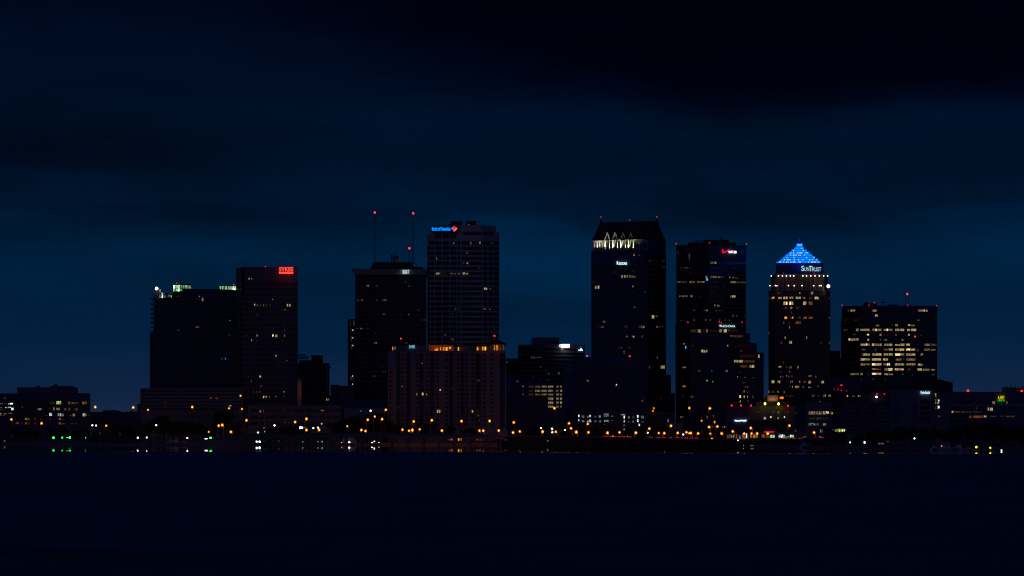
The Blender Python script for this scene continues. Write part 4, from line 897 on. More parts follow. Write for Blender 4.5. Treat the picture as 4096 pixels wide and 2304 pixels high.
# ================================================================== signs
_txt = {}
def text_mesh(s, bold=0.0):
    k = (s, bold)
    if k in _txt: return _txt[k]
    c = bpy.data.curves.new('letters', 'FONT'); c.body = s; c.offset = bold; c.resolution_u = 3
    o = bpy.data.objects.new('letters', c); COL.objects.link(o)
    bpy.context.view_layer.update()
    me = bpy.data.meshes.new_from_object(o.evaluated_get(bpy.context.evaluated_depsgraph_get()))
    V = [(v.co.x, v.co.y) for v in me.vertices]; P = [tuple(p.vertices) for p in me.polygons]
    bpy.data.objects.remove(o); bpy.data.curves.remove(c); bpy.data.meshes.remove(me)
    _txt[k] = (V, P)
    return V, P
class Sign:
    """free letters or shapes fixed on a face of a building, or standing on a roof (face given)"""
    def __init__(s, B, rect, label, face=None, off=0.9, name='illuminated_sign', cat='sign'):
        s.B = B; s.r = rect
        s.f = face or B.face_at((rect[0] + rect[2]) / 2, (rect[1] + rect[3]) / 2)
        a = B.on(s.f, (rect[0] + rect[2]) / 2)
        s.e = empty(name, (a.x, a.y, wz(rect[3], a.y)), label, cat); s.off = off
    def P(s, px, py, d):
        f = s.f; a = s.B.on(f, px); b0 = s.B.on(f, f[0]); b1 = s.B.on(f, f[2])
        n = Vector((b1.y - b0.y, -(b1.x - b0.x), 0)).normalized()
        q = a + n * d
        yn = f[6] if len(f) > 6 else a.y
        return (q.x, q.y, wz(py, a.y))
    def shape(s, name, V, Pl, mat, th=0.35):
        n = len(V); v = [s.P(x, y, s.off + th) for x, y in V] + [s.P(x, y, s.off) for x, y in V]
        f = list(Pl) + [tuple(n + i for i in p[::-1]) for p in Pl]
        cnt = {}
        for p in Pl:
            for i in range(len(p)):
                a, c = p[i], p[(i + 1) % len(p)]; cnt[(a, c)] = 1
        for (a, c) in cnt:
            if (c, a) not in cnt: f.append((a, n + a, n + c, c))
        return MB().add(v, f).build(name, mat, s.e)
    def text(s, t, x0, y0, x1, y1, mat, bold=0.0, name='letters', slant=0.0):
        V, Pl = text_mesh(t, bold)
        xs = [a for a, _ in V]; ys = [c for _, c in V]
        a0, a1, c0, c1 = min(xs), max(xs), min(ys), max(ys)
        W = [(x0 + (x - a0) / (a1 - a0) * (x1 - x0) + slant * (y - c0), y1 - (y - c0) / (c1 - c0) * (y1 - y0)) for x, y in V]
        return s.shape(name, W, Pl, mat)
    def poly(s, name, pts, mat, th=0.35):
        pts = pts[::-1] if sum((pts[i][0] * pts[(i + 1) % len(pts)][1] - pts[(i + 1) % len(pts)][0] * pts[i][1]) for i in range(len(pts))) > 0 else pts
        return s.shape(name, pts, [tuple(range(len(pts)))], mat, th)
    def rect(s, name, x0, y0, x1, y1, mat, off=None, th=0.35):
        o = s.off
        if off is not None: s.off = off
        r = s.poly(name, [(x0, y0), (x1, y0), (x1, y1), (x0, y1)], mat, th); s.off = o
        return r
RED = glow('red_letters', (255, 84, 72), 1.0); REDB = glow('red_sign_panel', (255, 8, 38), 0.85)
s = Sign(SYK, (1114, 1066, 1174, 1098), 'red illuminated name sign with an underline at the top right of the brown tower')
s.rect('backing', 1114.5, 1067, 1174.5, 1097, M['black'], 0.5, 0.3)
s.rect('halo_panel', 1115.5, 1068, 1174, 1086.8, glow('red_sign_glow', (255, 8, 38), 0.42), 0.82, 0.05)
s.text('SYKES', 1116.5, 1068.5, 1173.5, 1086.5, RED, 0.035); s.rect('underline', 1116, 1088.5, 1174, 1096, RED)
lamp('POINT', s.P(1145, 1092, 6), 260, (255, 20, 40), s.e, 1.0)
WL = glow('white_letters', (205, 240, 255), 1.0); WL2 = glow('white_letters_bright', (255, 255, 245), 2.6); CY = glow('cyan_letters', (120, 215, 225), 0.75); WLC = glow('mint_letters', (205, 255, 250), 1.25)
b = [o for o in [None]]
TWR = Bld.__new__(Bld)   # a bare face carrier for the flared crown
TWR.faces = [(1404, 3146, 1713, 3146, 1070, 1105, 3146)]
s = Sign(TWR, (1610, 1081, 1638, 1097), 'white illuminated four character bank sign on the pale flared crown', off=1.6)
s.text('BB&T', 1611, 1082, 1637, 1096, WL, 0.0)
BL = glow('blue_letters', (0, 140, 255), 1.0); RD = glow('red_flag', (255, 25, 70), 1.0); RDL = glow('red_flag_stripe', (255, 130, 110), 1.0)
fB = (1708, 3150, 1845, 3110, 890, 960, 3110)
s = Sign(BOA, (1731, 904, 1834, 927), 'blue illuminated bank name with a red emblem atop the tall grey tower', face=fB)
s.rect('backing', 1729, 902, 1836, 929, M['black'], 0.5, 0.3)
s.text('Bank of America', 1732, 907.5, 1806, 923, BL, 0.045)
s.poly('emblem_blue', [(1808, 913), (1813.5, 908), (1819, 913), (1813.5, 918.5)], BL)
for k in range(3):
    t0, t1 = k / 3 + 0.02, k / 3 + 0.29
    A0, A1, C0, C1 = (1814.5, 907), (1820, 904), (1834, 914), (1821, 927)
    def lp(a, c, t): return (a[0] + (c[0] - a[0]) * t, a[1] + (c[1] - a[1]) * t)
    q = [lp((1820, 904), (1834, 914), k / 3 + 0.01), lp((1820, 904), (1834, 914), k / 3 + 0.30), lp((1814.5, 919.5), (1821, 927), k / 3 + 0.30), lp((1814.5, 919.5), (1821, 927), k / 3 + 0.01)]
    s.poly('emblem_stripe', q, RDL if k == 2 else RD)
s.poly('emblem_stripe', [(1816, 906.5), (1820, 904), (1822.5, 912), (1820, 915), (1819, 911)], RD)
s = Sign(APT, (1635, 1379, 1660, 1394), 'pale cyan illuminated house number on the left roof storey of the brown apartment block', face=(1566, YA + 6, 1706, YA + 6, 1380, 1404, YA))
s.text('345', 1636, 1380, 1659.5, 1393.5, CY, 0.02)
fR = (2365, 3150, 2590, 3130, 1000, 1700, 3130)
s = Sign(REG, (2468, 1045, 2510, 1060), 'white illuminated small capitals sign on the gothic roofed tower', face=fR)
s.text('R', 2469, 1046, 2476.5, 1059, WLC, 0.01); s.text('EGIONS', 2478, 1049, 2509.5, 1059.5, WLC, 0.0)
fV = (2834, 3110, 2984, 3140, 976, 1300, 3110)
s = Sign(VER, (2884, 994, 2943, 1018), 'white illuminated letters under a big red check mark on the dark tower', face=fV)
VR = glow('red_check', (255, 18, 75), 1.0)
s.poly('check_mark', [(2885, 996), (2888.5, 996), (2890.5, 1009), (2887.5, 1014)], VR); s.poly('check_mark', [(2887.5, 1014), (2890, 1008.5), (2905.5, 1001.5), (2916.5, 997), (2915, 1002), (2906, 1006)], VR)
s.text('veri', 2910, 1001, 2925.5, 1013, WLC, 0.035); s.text('z', 2926, 1003, 2930.5, 1014, VR, 0.05); s.text('on', 2931, 1003.5, 2942, 1014, WLC, 0.035)
fW = (2760, 3020, 2960, 3020, 1290, 1330, 3020)
s = Sign(WAC, (2876, 1298, 2941, 1310), 'white illuminated small capitals sign on the stepped office block', face=fW)
s.text('W', 2877, 1299, 2888, 1308.5, WLC, 0.01); s.text('ACHOVIA', 2889.5, 1300.5, 2940, 1309, WLC, 0.0)
s = Sign(SUN, (3204, 1062, 3285, 1087), 'large pale illuminated capitals sign just below the blue stepped pyramid')
SL = glow('pale_letters', (175, 225, 245), 0.95)
s.text('S', 3205, 1063, 3216, 1084, SL, 0.01); s.text('UN', 3217, 1069, 3236.5, 1084.5, SL, 0.0); s.text('T', 3236, 1064, 3249, 1085, SL, 0.01); s.text('RUST', 3249.5, 1069.5, 3284, 1085.5, SL, 0.0)
for a in (3236, 3248): s.poly('serif', [(a - 0.3, 1065), (a + 1.2, 1065), (a + 1.2, 1070), (a - 0.3, 1069)], SL)
fH = (2172, 3160, 2339, 3180, 1370, 1700, 3160)
s = Sign(WHT, (2232, 1376, 2277, 1391), 'very bright white illuminated sign on the roof edge of the broad dark block', face=fH)
s.rect('panel', 2241, 1376.5, 2275, 1390, WL2); s.rect('panel_frame', 2239.5, 1375.8, 2276, 1390.8, M['steel'], 0.5, 0.3)
s.poly('emblem', [(2234.5, 1378), (2240, 1377.5), (2240, 1379.5), (2236.5, 1380), (2236, 1386.5), (2240, 1386.5), (2240, 1388.5), (2233.5, 1388.5)], WL)
lamp('POINT', s.P(2258, 1394, 4), 700, (255, 250, 215), s.e, 1.0)
s = Sign(WHT, (2311, 1384, 2330, 1405), 'small white illuminated emblem of upright leaves right of the very bright sign', face=fH)
for pts in ([(2312, 1398), (2314, 1397.5), (2315, 1401), (2314, 1404.5), (2312, 1404)], [(2317, 1398), (2319, 1393), (2321.5, 1396), (2321.5, 1403.5), (2318, 1403.5)], [(2322, 1394), (2324.5, 1392.5), (2324, 1397), (2323.5, 1403.5), (2322, 1402)], [(2325.5, 1399), (2327.5, 1397.5), (2329, 1401), (2327.5, 1404.5), (2326, 1403.5)]): s.poly('leaf', pts, WLC)
s.rect('dot', 2320.5, 1385, 2323, 1388, glow('grey_dot', (150, 160, 150), 0.4))
fT = (2905, 2560, 3166, 2560, 1625, 1770, 2560)
s = Sign(HOS, (2937, 1677, 2986, 1688), 'bright mint white three word sign low on the brown hospital block', face=fT)
MW = glow('mint_white', (215, 255, 250), 1.7)
s.text('tampa', 2938, 1678.5, 2949, 1687.5, MW, 0.05); s.text('general', 2950.2, 1678.5, 2965, 1687.5, MW, 0.05); s.text('hospital', 2966.8, 1678, 2985, 1687.5, MW, 0.05)
s = Sign(HOS, (3057, 1724, 3098, 1731), 'red illuminated capitals sign over the hospital entrance', face=fT)
s.text('EMERGENCY', 3058, 1724.5, 3097, 1730.5, glow('red_entrance_letters', (255, 35, 85), 1.0), 0.03)
fG = (3560, 2348, 3735, 2348, 1560, 1770, 2348)
s = Sign(GAR, (3681, 1564, 3720, 1579), 'white illuminated hotel like sign at the top of the dark blue banded garage', face=fG)
s.text('Fairfield', 3682, 1565, 3718.5, 1576, WL, 0.035); s.rect('accent', 3682, 1575, 3685, 1578.5, glow('yellow_accent', (150, 140, 20), 0.5))
fU = (3736, 2250, 4240, 2250, 1567, 1770, 2250)
s = Sign(USF, (3989, 1582, 4019, 1606), 'orange letters above green letters on the long low clinic', face=fU)
s.text('USF', 3991.5, 1583.5, 4016, 1596, glow('orange_letters', (255, 185, 0), 0.95), 0.02); s.text('HEALTH', 3990.5, 1598, 4018, 1605, glow('green_letters', (0, 225, 40), 0.85), 0.02)
s = Sign(USF, (3738, 1572, 3746, 1590), 'tiny orange and green sign at the left end of the long clinic', face=fU)
s.rect('orange_panel', 3739, 1574, 3744, 1582.5, glow('orange_panel', (235, 135, 10), 0.8)); s.rect('green_panel', 3739, 1584, 3745, 1589, glow('green_panel', (0, 150, 60), 0.5))
fHt = (1185, 3270, 1304, 3270, 1410, 1441, 3270)
s = Sign(HOT, (1186, 1414, 1238, 1441), 'unlit dark roof letters of the old hotel seen against the sky', face=fHt, off=0.2, name='roof_sign')
s.text('HOTEL', 1191, 1415.5, 1224, 1425.5, M['roof'], 0.05); s.text('FLORIDAN', 1188, 1427, 1235, 1435.5, M['roof'], 0.05)
mb = MB()
for px in (1190, 1198, 1206, 1214, 1222, 1231): q = s.P(px, 1441, 0); mb.tube((q[0], q[1] + 1, q[2]), (q[0], q[1] + 0.5, wz(1427 if px > 1224 else 1416, q[1])), 0.15, 4)
for py in (1426, 1436): q = s.P(1188, py, 0); r_ = s.P(1234, py, 0); mb.tube((q[0], q[1] + 0.3, q[2]), (r_[0], r_[1] + 0.3, r_[2]), 0.15, 4)
mb.build('frame', M['steel'], s.e)

# ================================================================== land, road, water
SH = [(-900, 2780), (0, 2735), (1000, 2640), (1500, 2585), (1950, 2575), (2300, 2440), (2850, 2190), (3200, 2000), (3450, 1800), (3800, 1610), (4096, 1545), (5200, 1380)]
def shoreY(px):
    for (a, ya), (c, yc) in zip(SH, SH[1:]):
        if a <= px <= c: return ya + (yc - ya) * (px - a) / (c - a)
    return SH[-1][1]
xy = [(-3500, 2950)] + [(wx(p, y), y) for p, y in SH] + [(1500, 1300), (3500, 1250)]
back = [(9000, 16000), (-9000, 16000)]
n = len(xy)
mb = MB()
v = [(x, y, GZ) for x, y in xy] + [(x, y, -3) for x, y in xy] + [(9000, 16000, GZ), (-9000, 16000, GZ)]
f = [tuple(range(n)) + (2 * n, 2 * n + 1)] + [(n + i, n + i + 1, i + 1, i) for i in range(n - 1)]
gm, nt, p = mat_new('ground')
tc = nt.new('ShaderNodeTexCoord'); nn = nt.noise(tc.outputs['Object'], 0.05, 4)
nt.put(p.inputs['Base Color'], nt.mix(nn, (0.02, 0.025, 0.02, 1), (0.06, 0.055, 0.05, 1))); p.inputs['Roughness'].default_value = 0.95
MB().add(v, f).build('ground', gm)['kind'] = 'structure'
# seawall along the shore
mb = MB()
for (a, ya), (c, yc) in zip(SH, SH[1:]):
    x0, x1 = wx(a, ya), wx(c, yc)
    mb.prism([(x0, ya - 0.6), (x1, yc - 0.6), (x1, yc - 0.02), (x0, ya - 0.02)], -1.5, GZ + 0.25)
tag(mb.build('seawall', M['conc']), 'low concrete seawall along the dark far shore', 'seawall')

RD_ = [(840, 1757, 2655), (920, 1746, 2625), (1000, 1737, 2600), (1250, 1734, 2565), (1500, 1733.5, 2548), (1750, 1735.5, 2540), (2030, 1742, 2535), (2200, 1745.5, 2470), (2400, 1749.5, 2380), (2700, 1755.5, 2245), (2900, 1759, 2150), (3050, 1760, 2080), (3200, 1756.5, 2010), (3330, 1752.5, 1960)]
def road_at(px):
    for (a, pa, ya), (c, pc, yc) in zip(RD_, RD_[1:]):
        if a <= px <= c:
            t = (px - a) / (c - a); Y = ya + (yc - ya) * t; py = pa + (pc - pa) * t
            return wx(px, Y), Y, wz(py, Y)
    return None
asph, nt, p = mat_new('asphalt')
tc = nt.new('ShaderNodeTexCoord'); nt.put(p.inputs['Base Color'], nt.mix(nt.noise(tc.outputs['Object'], 0.4, 3), (0.035, 0.035, 0.037, 1), (0.065, 0.062, 0.06, 1))); p.inputs['Roughness'].default_value = 0.8
RWID = 13.0
e = empty('road_bridge', (wx(1500, 2548), 2548, 0), 'long low dark road bridge on piers crossing the water below the brown apartment block', 'bridge')
def strip(pts, lo, hi, y0, y1, mb):
    for (a, pa, ya), (c, pc, yc) in zip(pts, pts[1:]):
        xa, xc, za, zc = wx(a, ya), wx(c, yc), wz(pa, ya), wz(pc, yc)
        v = []
        for (x, y, z) in ((xa, ya, za), (xc, yc, zc)):
            v += [(x, y + y0, z + lo), (x, y + y1, z + lo), (x, y + y1, z + hi), (x, y + y0, z + hi)]
        mb.add(v, [(0, 3, 2, 1), (4, 5, 6, 7), (0, 4, 7, 3), (1, 2, 6, 5), (3, 7, 6, 2), (0, 1, 5, 4)])
    return mb
BR = RD_[:7]; EM = RD_[6:]
strip(BR, -2.6, -0.7, 0.3, RWID, MB()).build('girder', M['conc'], e)
strip(BR, -0.7, -0.3, 0, RWID + 0.3, MB()).build('deck', asph, e)
strip(BR, -0.35, 0.35, -0.3, 0.0, MB()).build('parapet', M['conc'], e); strip(BR, -0.35, 0.35, RWID + 0.3, RWID + 0.6, MB()).build('parapet', M['conc'], e)
for px in list(range(1010, 2030, 62)):
    x, Y, z = road_at(px)
    MB().box(x - 0.9, x + 0.9, Y + 1.0, Y + RWID - 1, -2, z - 2.62).build('pier', M['conc'], e)
MB().box(wx(845, 2650), wx(1000, 2602), 2604, 2640, -1, 3.2).build('abutment', M['conc'], e)
# embankment road on the right
mb = strip(EM, -0.9, -0.3, 0, RWID, MB()); o = mb.build('road', asph); o['kind'] = 'structure'
mb = MB()
for (a, pa, ya), (c, pc, yc) in zip(EM, EM[1:]):
    xa, xc, za, zc = wx(a, ya), wx(c, yc), wz(pa, ya), wz(pc, yc)
    v = [(xa, ya - 0.4, -2), (xa, ya + RWID + 14, -2), (xa, ya + RWID + 8, za - 0.9), (xa, ya - 0.4, za - 0.9), (xc, yc - 0.4, -2), (xc, yc + RWID + 14, -2), (xc, yc + RWID + 8, zc - 0.9), (xc, yc - 0.4, zc - 0.9)]
    mb.add(v, [(0, 3, 2, 1), (4, 5, 6, 7), (0, 4, 7, 3), (1, 2, 6, 5), (3, 7, 6, 2), (0, 1, 5, 4)])
o = mb.build('embankment', M['black']); o['kind'] = 'structure'
tag(strip(EM, -0.4, 0.35, -0.75, -0.42, MB()).build('retaining_wall', M['conc']), 'long low parapet wall edging the shore road embankment', 'wall')

# water: smooth in the lee of the shore, rippled farther out
w = MB().add([(-7000, -600, 0), (7000, -600, 0), (7000, 3400, 0), (-7000, 3400, 0)], [(0, 1, 2, 3)])
wm, nt, p = mat_new('water')
g = nt.new('ShaderNodeNewGeometry'); sx = nt.new('ShaderNodeSeparateXYZ'); nt.put(sx.inputs[0], g.outputs['Position'])
edge = nt.noise(nt.comb(nt.m('MULTIPLY', sx.outputs[0], 0.02), nt.m('MULTIPLY', sx.outputs[1], 0.004), 0), 1.0, 3)
xc = nt.m('MINIMUM', nt.m('MAXIMUM', sx.outputs[0], -260.0), 260.0)
bound = nt.m('SUBTRACT', 1372.0, nt.m('MULTIPLY', xc, 0.68))
dlt = nt.m('ADD', nt.m('SUBTRACT', sx.outputs[1], bound), nt.m('MULTIPLY', nt.m('SUBTRACT', edge, 0.5), 60.0))
calm = nt.rng(dlt, -18.0, 22.0, 0.0, 1.0, True)
p.inputs['Base Color'].default_value = (0.0015, 0.002, 0.005, 1); p.inputs['IOR'].default_value = 1.333
nt.put(p.inputs['Roughness'], nt.rng(calm, 0, 1, 0.14, 0.012))
wv = nt.noise(nt.comb(nt.m('MULTIPLY', sx.outputs[0], 0.10), nt.m('MULTIPLY', sx.outputs[1], 0.05), 0), 1.0, 4, 0.6)
wv2 = nt.noise(nt.comb(nt.m('MULTIPLY', sx.outputs[0], 0.012), nt.m('MULTIPLY', sx.outputs[1], 0.006), 3.3), 1.0, 3)
bp = nt.new('ShaderNodeBump'); bp.inputs['Distance'].default_value = 1.3
nt.put(bp.inputs['Height'], nt.m('ADD', wv, nt.m('MULTIPLY', wv2, 3.0)))
nt.put(bp.inputs['Strength'], nt.rng(calm, 0, 1, 0.45, 0.0))
# out on the open bay only the wave faces turned to the south are seen: lean the normal that way
gust = nt.noise(nt.comb(nt.m('MULTIPLY', sx.outputs[0], 0.035), nt.m('MULTIPLY', sx.outputs[1], 0.05), 6.1), 1.0, 5, 0.65)
lean = nt.rng(gust, 0.3, 0.7, -0.055, -0.25)
va = nt.new('ShaderNodeVectorMath', operation='ADD'); nt.put(va.inputs[0], bp.outputs[0]); nt.put(va.inputs[1], nt.comb(0, nt.m('MULTIPLY', lean, nt.rng(calm, 0, 1, 1.0, 0.0)), 0))
vn = nt.new('ShaderNodeVectorMath', operation='NORMALIZE'); nt.put(vn.inputs[0], va.outputs[0]); nt.put(p.inputs['Normal'], vn.outputs[0])
w.build('water', wm)['kind'] = 'structure'
# ================================================================== street lamps
LAND = [(-200, 362, 'the left edge office block'), (362, 600, 'the gap beside the left office block'), (600, 990, 'the brown striped garage'), (990, 1330, 'the low brown building behind the bridge'),
        (1330, 1552, 'the dark trees left of the brown apartments'), (1552, 1790, 'the left half of the brown apartments'), (1790, 2030, 'the right half of the brown apartments'), (2030, 2260, 'the office of dim yellow rows'),
        (2260, 2600, 'the white lit parking level'), (2600, 2745, 'the small brown block'), (2745, 2905, 'the stepped office block'), (2905, 3170, 'the brown hospital block'), (3170, 3420, 'the blue grey hospital wing'), (3420, 4200, 'the dark trees at right')]
ORD = ['first', 'second', 'third', 'fourth', 'fifth', 'sixth', 'seventh', 'eighth', 'ninth', 'tenth', 'eleventh', 'twelfth', 'thirteenth', 'fourteenth']
def land(px):
    for a, c, t in LAND:
        if a <= px < c: return t
    return LAND[-1][2]
SOD = '''381,1628,1.0 533,1629.5,1.0 45.5,1677.7,.9 166.5,1693,1.0 425,1702.5,.7 769,1628,.95 986,1681,.95 875,1702.5,.95 889,1700,1.15 924,1727.5,1.0 592,1639.5,.55 916,1633,.55 968,1636,.55 962,1583,.5 835,1727.5,.5
1180.5,1688,.95 1226,1675.5,1.1 1226,1720,.95 1276.5,1719.5,.95 1471.5,1679,.95 1499.5,1666,.7 1528.5,1676.5,.95 1543.5,1639,.85 1445.5,1720,.95 1462,1724,.85 1389,1704.5,.5
1655,1685.7,1.0 1610,1718.7,.9 1649.5,1720,1.25 1636,1723,.8 1679,1717,.7 1727.5,1680.8,1.0 1767.5,1722.3,1.0 1846,1684.5,1.0 1917.5,1722.7,.85 1933,1722.7,.95 1958.5,1683.8,.95 1995,1722.3,1.0 2055,1689.5,1.0 2052,1730,1.0 2079,1725.5,.9
2217.5,1632.6,.95 2170.5,1726.3,1.15 2223,1727,.85 2276,1693,.9 2284,1713,.9 2305,1728.3,1.3 2351,1695.7,.75 2354,1729,.95 2430,1731.3,1.2 2478,1729.3,.85 2543.5,1731,1.1 2597.5,1714.5,.95 2635,1732,.7 2657,1732.7,.95 2684,1703.3,1.0
2711,1731.7,.9 2745.5,1729,.9 2757,1732.5,.55 2763.5,1732,.9 2792.5,1733.5,.95 2841,1734.7,.75 2886.5,1733.7,1.1 2931,1725.5,1.05 2976.5,1734,.85 3006,1734,.85 3028.5,1734,1.05 3071,1734,1.15 2757,1632,.8 2839.5,1633.3,1.0 2836,1708,1.0 2869.5,1705.7,.95 3003,1712,1.0 3158,1702.3,1.0 2847.5,1756,.75 3256,1730,1.0'''
COOL = '1202,1710.5,1.3 1098,1701.5,.8 1163.5,1709.5,.6 1253.5,1712.3,.6 1482.5,1643,.8 611,1698,.65 625,1700.5,.65 2208,1715.5,.9 2209.5,1729,.6 2164,1712,.45 2259.5,1720.5,.45 2591,1731,.55 2733,1738,.5 369.5,1701,.6 384,1702,.5 1059,1727,.5 1032.5,1730,.5 1272,1710.5,.5 3401,1769.7,.4 3458.5,1770,.85 3657.8,1754,.6'
def parse(t, kind): return [(float(a), float(c), float(k), kind) for a, c, k in (q.split(',') for q in t.split())]
LP = parse(SOD, 'sod') + parse(COOL, 'cool')
pole_m = M['steel']
globes = {k: MB().ball(0, 0, 0, 0.95, 10, 6).mesh('lamp_head', GL[k]) for k in ('sod', 'cool')}
core = MB().ball(0, -0.62, -0.05, 0.45, 10, 6).mesh('bulb', GL['sodc'])
groups = {}
for L in LP:
    px, py, k, kind = L
    hi = 'high' if py < 1665 else ('mid' if py < 1709 else 'low')
    groups.setdefault((land(px), kind, hi), []).append(L)
HW = dict(high='very tall', mid='tall', low='low')
for (ld, kind, hi), ls in groups.items():
    ls.sort()
    for i, (px, py, k, _) in enumerate(ls):
        rd = road_at(px) if 1000 < px < 3330 else None
        if rd and kind == 'sod':
            off = 15.5 if (int(px) % 2) else 2.0
            if py < 1665: off = 60
            Y = rd[1] + off; zb = rd[2] - 0.4 if off < 20 else GZ
            if off == 15.5 and px > 2030: zb = rd[2] - 2.5
            if off == 15.5 and px <= 2030: Y = rd[1] + RWID - 0.3
        else:
            Y = shoreY(px) + 14 + (30 if py < 1700 else 0); zb = GZ
            if py < 1645 and px < 700: Y = shoreY(px) + 110
        if px > 3380: Y = shoreY(px) + 3
        if 960 < px < 1330 and kind == 'cool': Y = 2665
        col = 'orange' if kind == 'sod' else 'white'
        if len(ls) == 1: lb = '%s %s street lamp in front of %s' % (HW[hi], col, ld)
        else: lb = '%s %s street lamp, %s from left, before %s' % (HW[hi], col, ORD[i], ld)
        x, z = wx(px, Y), wz(py, Y)
        e = empty('street_lamp', (x, Y, zb), lb, 'street lamp', 'street lamps along the far shore')
        s = 0.9 if px % 3 < 1.5 else -0.9
        pm = MB().cyl(s, 0.1, 0, z - zb + 0.75, 0.16, 0.10, 6).tube((s, 0.1, z - zb + 0.75), (0, 0, z - zb + 0.85), 0.09, 5)
        o = bpy.data.objects.new('pole', pm.mesh('pole', pole_m)); COL.objects.link(o); o.parent = e
        h = bpy.data.objects.new('lamp_head', globes[kind]); COL.objects.link(h); h.parent = e; h.location = (0, 0, z - zb)
        r = 0.70 + 0.60 * (k - 0.5); r = max(0.5, r) * Y / 2650
        if kind == 'cool': r *= 0.75
        h.scale = (r, r, r * 1.1)
        if kind == 'sod':
            c_ = bpy.data.objects.new('bulb', core); COL.objects.link(c_); c_.parent = h
            lamp('POINT', (x, Y - 1.2, z - 1.0), 330 * k * k, (255, 140, 50), e, 0.3)

# bright floodlight spill and the like
# ================================================================== dock lamps
DK = [(214, 1751, 'grn', 1.1, 'big green dock lamp, leftmost on the left shore'), (249, 1750.5, 'grn', .75, 'mid sized green dock lamp between the two big ones on the left shore'), (267.5, 1750.5, 'grn', .45, 'tiny green dock lamp close left of a big one'),
      (279, 1750, 'grn', 1.1, 'big green dock lamp, right one of the left shore pair'), (343, 1751, 'grn', .4, 'tiny faint green dock lamp right of the left shore green group'), (551, 1751, 'w', .85, 'white dock lamp below the two pale street lamps on the left shore'),
      (587, 1750, 'w', .7, 'white dock lamp just right of the pale street lamps on the left shore'), (749.5, 1752, 'w', .75, 'lone white dock lamp in front of the brown striped garage'), (821, 1755, 'cool', .5, 'left of a close pair of dim white dock lamps beside a green one'),
      (827.5, 1755, 'cool', .5, 'right of a close pair of dim white dock lamps beside a green one'), (843, 1752, 'grn', 1.15, 'lone big green dock lamp in front of the brown striped garage'),
      (1026.5, 1766.5, 'cool', .85, 'left of the two bright white lamps under the left bridge end'), (1038.5, 1767, 'cool', 1.0, 'right of the two bright white lamps under the left bridge end'), (1211, 1767, 'dimg', .55, 'single dim green lamp under the left part of the bridge'),
      (1258, 1767, 'dimg', .6, 'first of three dim pale lamps under the bridge'), (1272, 1767, 'dimg', .5, 'middle of three dim pale lamps under the bridge'), (1289, 1767, 'dimg', .7, 'last of three dim pale lamps under the bridge'),
      (1367, 1772, 'w', .4, 'faintest left lamp of the white cluster under the bridge'), (1374.5, 1774.5, 'w', .55, 'lowest lamp of the white cluster under the bridge'), (1382, 1771, 'w', .65, 'third lamp of the white cluster under the bridge'), (1397, 1770, 'w', .9, 'biggest lamp of the white cluster under the bridge'),
      (1488, 1771, 'w', .6, 'left lamp of the white triangle under the bridge'), (1497.5, 1765.5, 'w', .55, 'top lamp of the white triangle under the bridge'), (1515.5, 1772.5, 'w', .6, 'right lamp of the white triangle under the bridge'), (1633.5, 1774, 'w', .5, 'lone white lamp under the bridge below the brown apartments'),
      (1876, 1775, 'w', .3, 'first lamp of the string of small white lamps under the bridge'), (1897, 1776, 'w', .3, 'second lamp of the string of small white lamps under the bridge'), (1905, 1776, 'w', .4, 'third lamp of the string of small white lamps under the bridge'), (1914, 1776, 'w', .4, 'fourth lamp of the string of small white lamps under the bridge'),
      (1926, 1776, 'w', .5, 'fifth lamp of the string of small white lamps under the bridge'), (1934, 1776, 'w', .5, 'sixth lamp of the string of small white lamps under the bridge'), (1960, 1776, 'w', .35, 'seventh lamp of the string of small white lamps under the bridge'), (1969, 1775.5, 'w', .35, 'last lamp of the string of small white lamps under the bridge'),
      (3767, 1784, 'dimo', .8, 'small dim orange dock lamp beside the moored boats at right'), (3905.5, 1788, 'yel', 1.1, 'bigger yellow dock lamp near the right edge'), (3961.5, 1791, 'yel', .9, 'smaller yellow dock lamp near the right edge'), (4006, 1801.5, 'cool', .7, 'upper white green light low on the water near the right edge'),
      (2952, 1761, 'w', .55, 'small white lamp at the foot of the hospital road wall'), (2191, 1763, 'dimw', .4, 'faint lone lamp on the dark seawall below the office of dim yellow rows'),
      (3004, 1782, 'dimw', .35, 'left of three faint lamps low on the seawall below the hospital'), (3012, 1782, 'dimw', .35, 'middle of three faint lamps low on the seawall below the hospital'), (2974, 1781.5, 'dimw', .3, 'right hand faint lamp low on the seawall below the hospital')]
GL['dimg'] = glow('dim_green_lamp', (120, 220, 160), 0.6); GL['dimw'] = glow('dim_white_lamp', (210, 210, 190), 0.8)
for px, py, c, r, lb in DK:
    Y = shoreY(px) + 1.5
    if py >= 1764 and px < 2050: Y = shoreY(px) + 0.5
    if px > 2050 and px < 3100: Y = road_at(px)[1] - 1.2
    if px > 4000: Y = 1500
    if 3700 < px < 4000: Y = shoreY(px) - 1.4
    x, z = wx(px, Y), wz(py, Y)
    e = empty('dock_lamp', (x, Y, 0), lb, 'dock lamp', 'lamps at the water edge')
    MB().cyl(x, Y + 0.25, -1.5, max(z, 0.4), 0.14, n=6).build('post', M['steel'], e)
    MB().ball(x, Y, z, r * 0.72 * Y / 2650, 8, 6).build('lamp_head', GL[c], e)
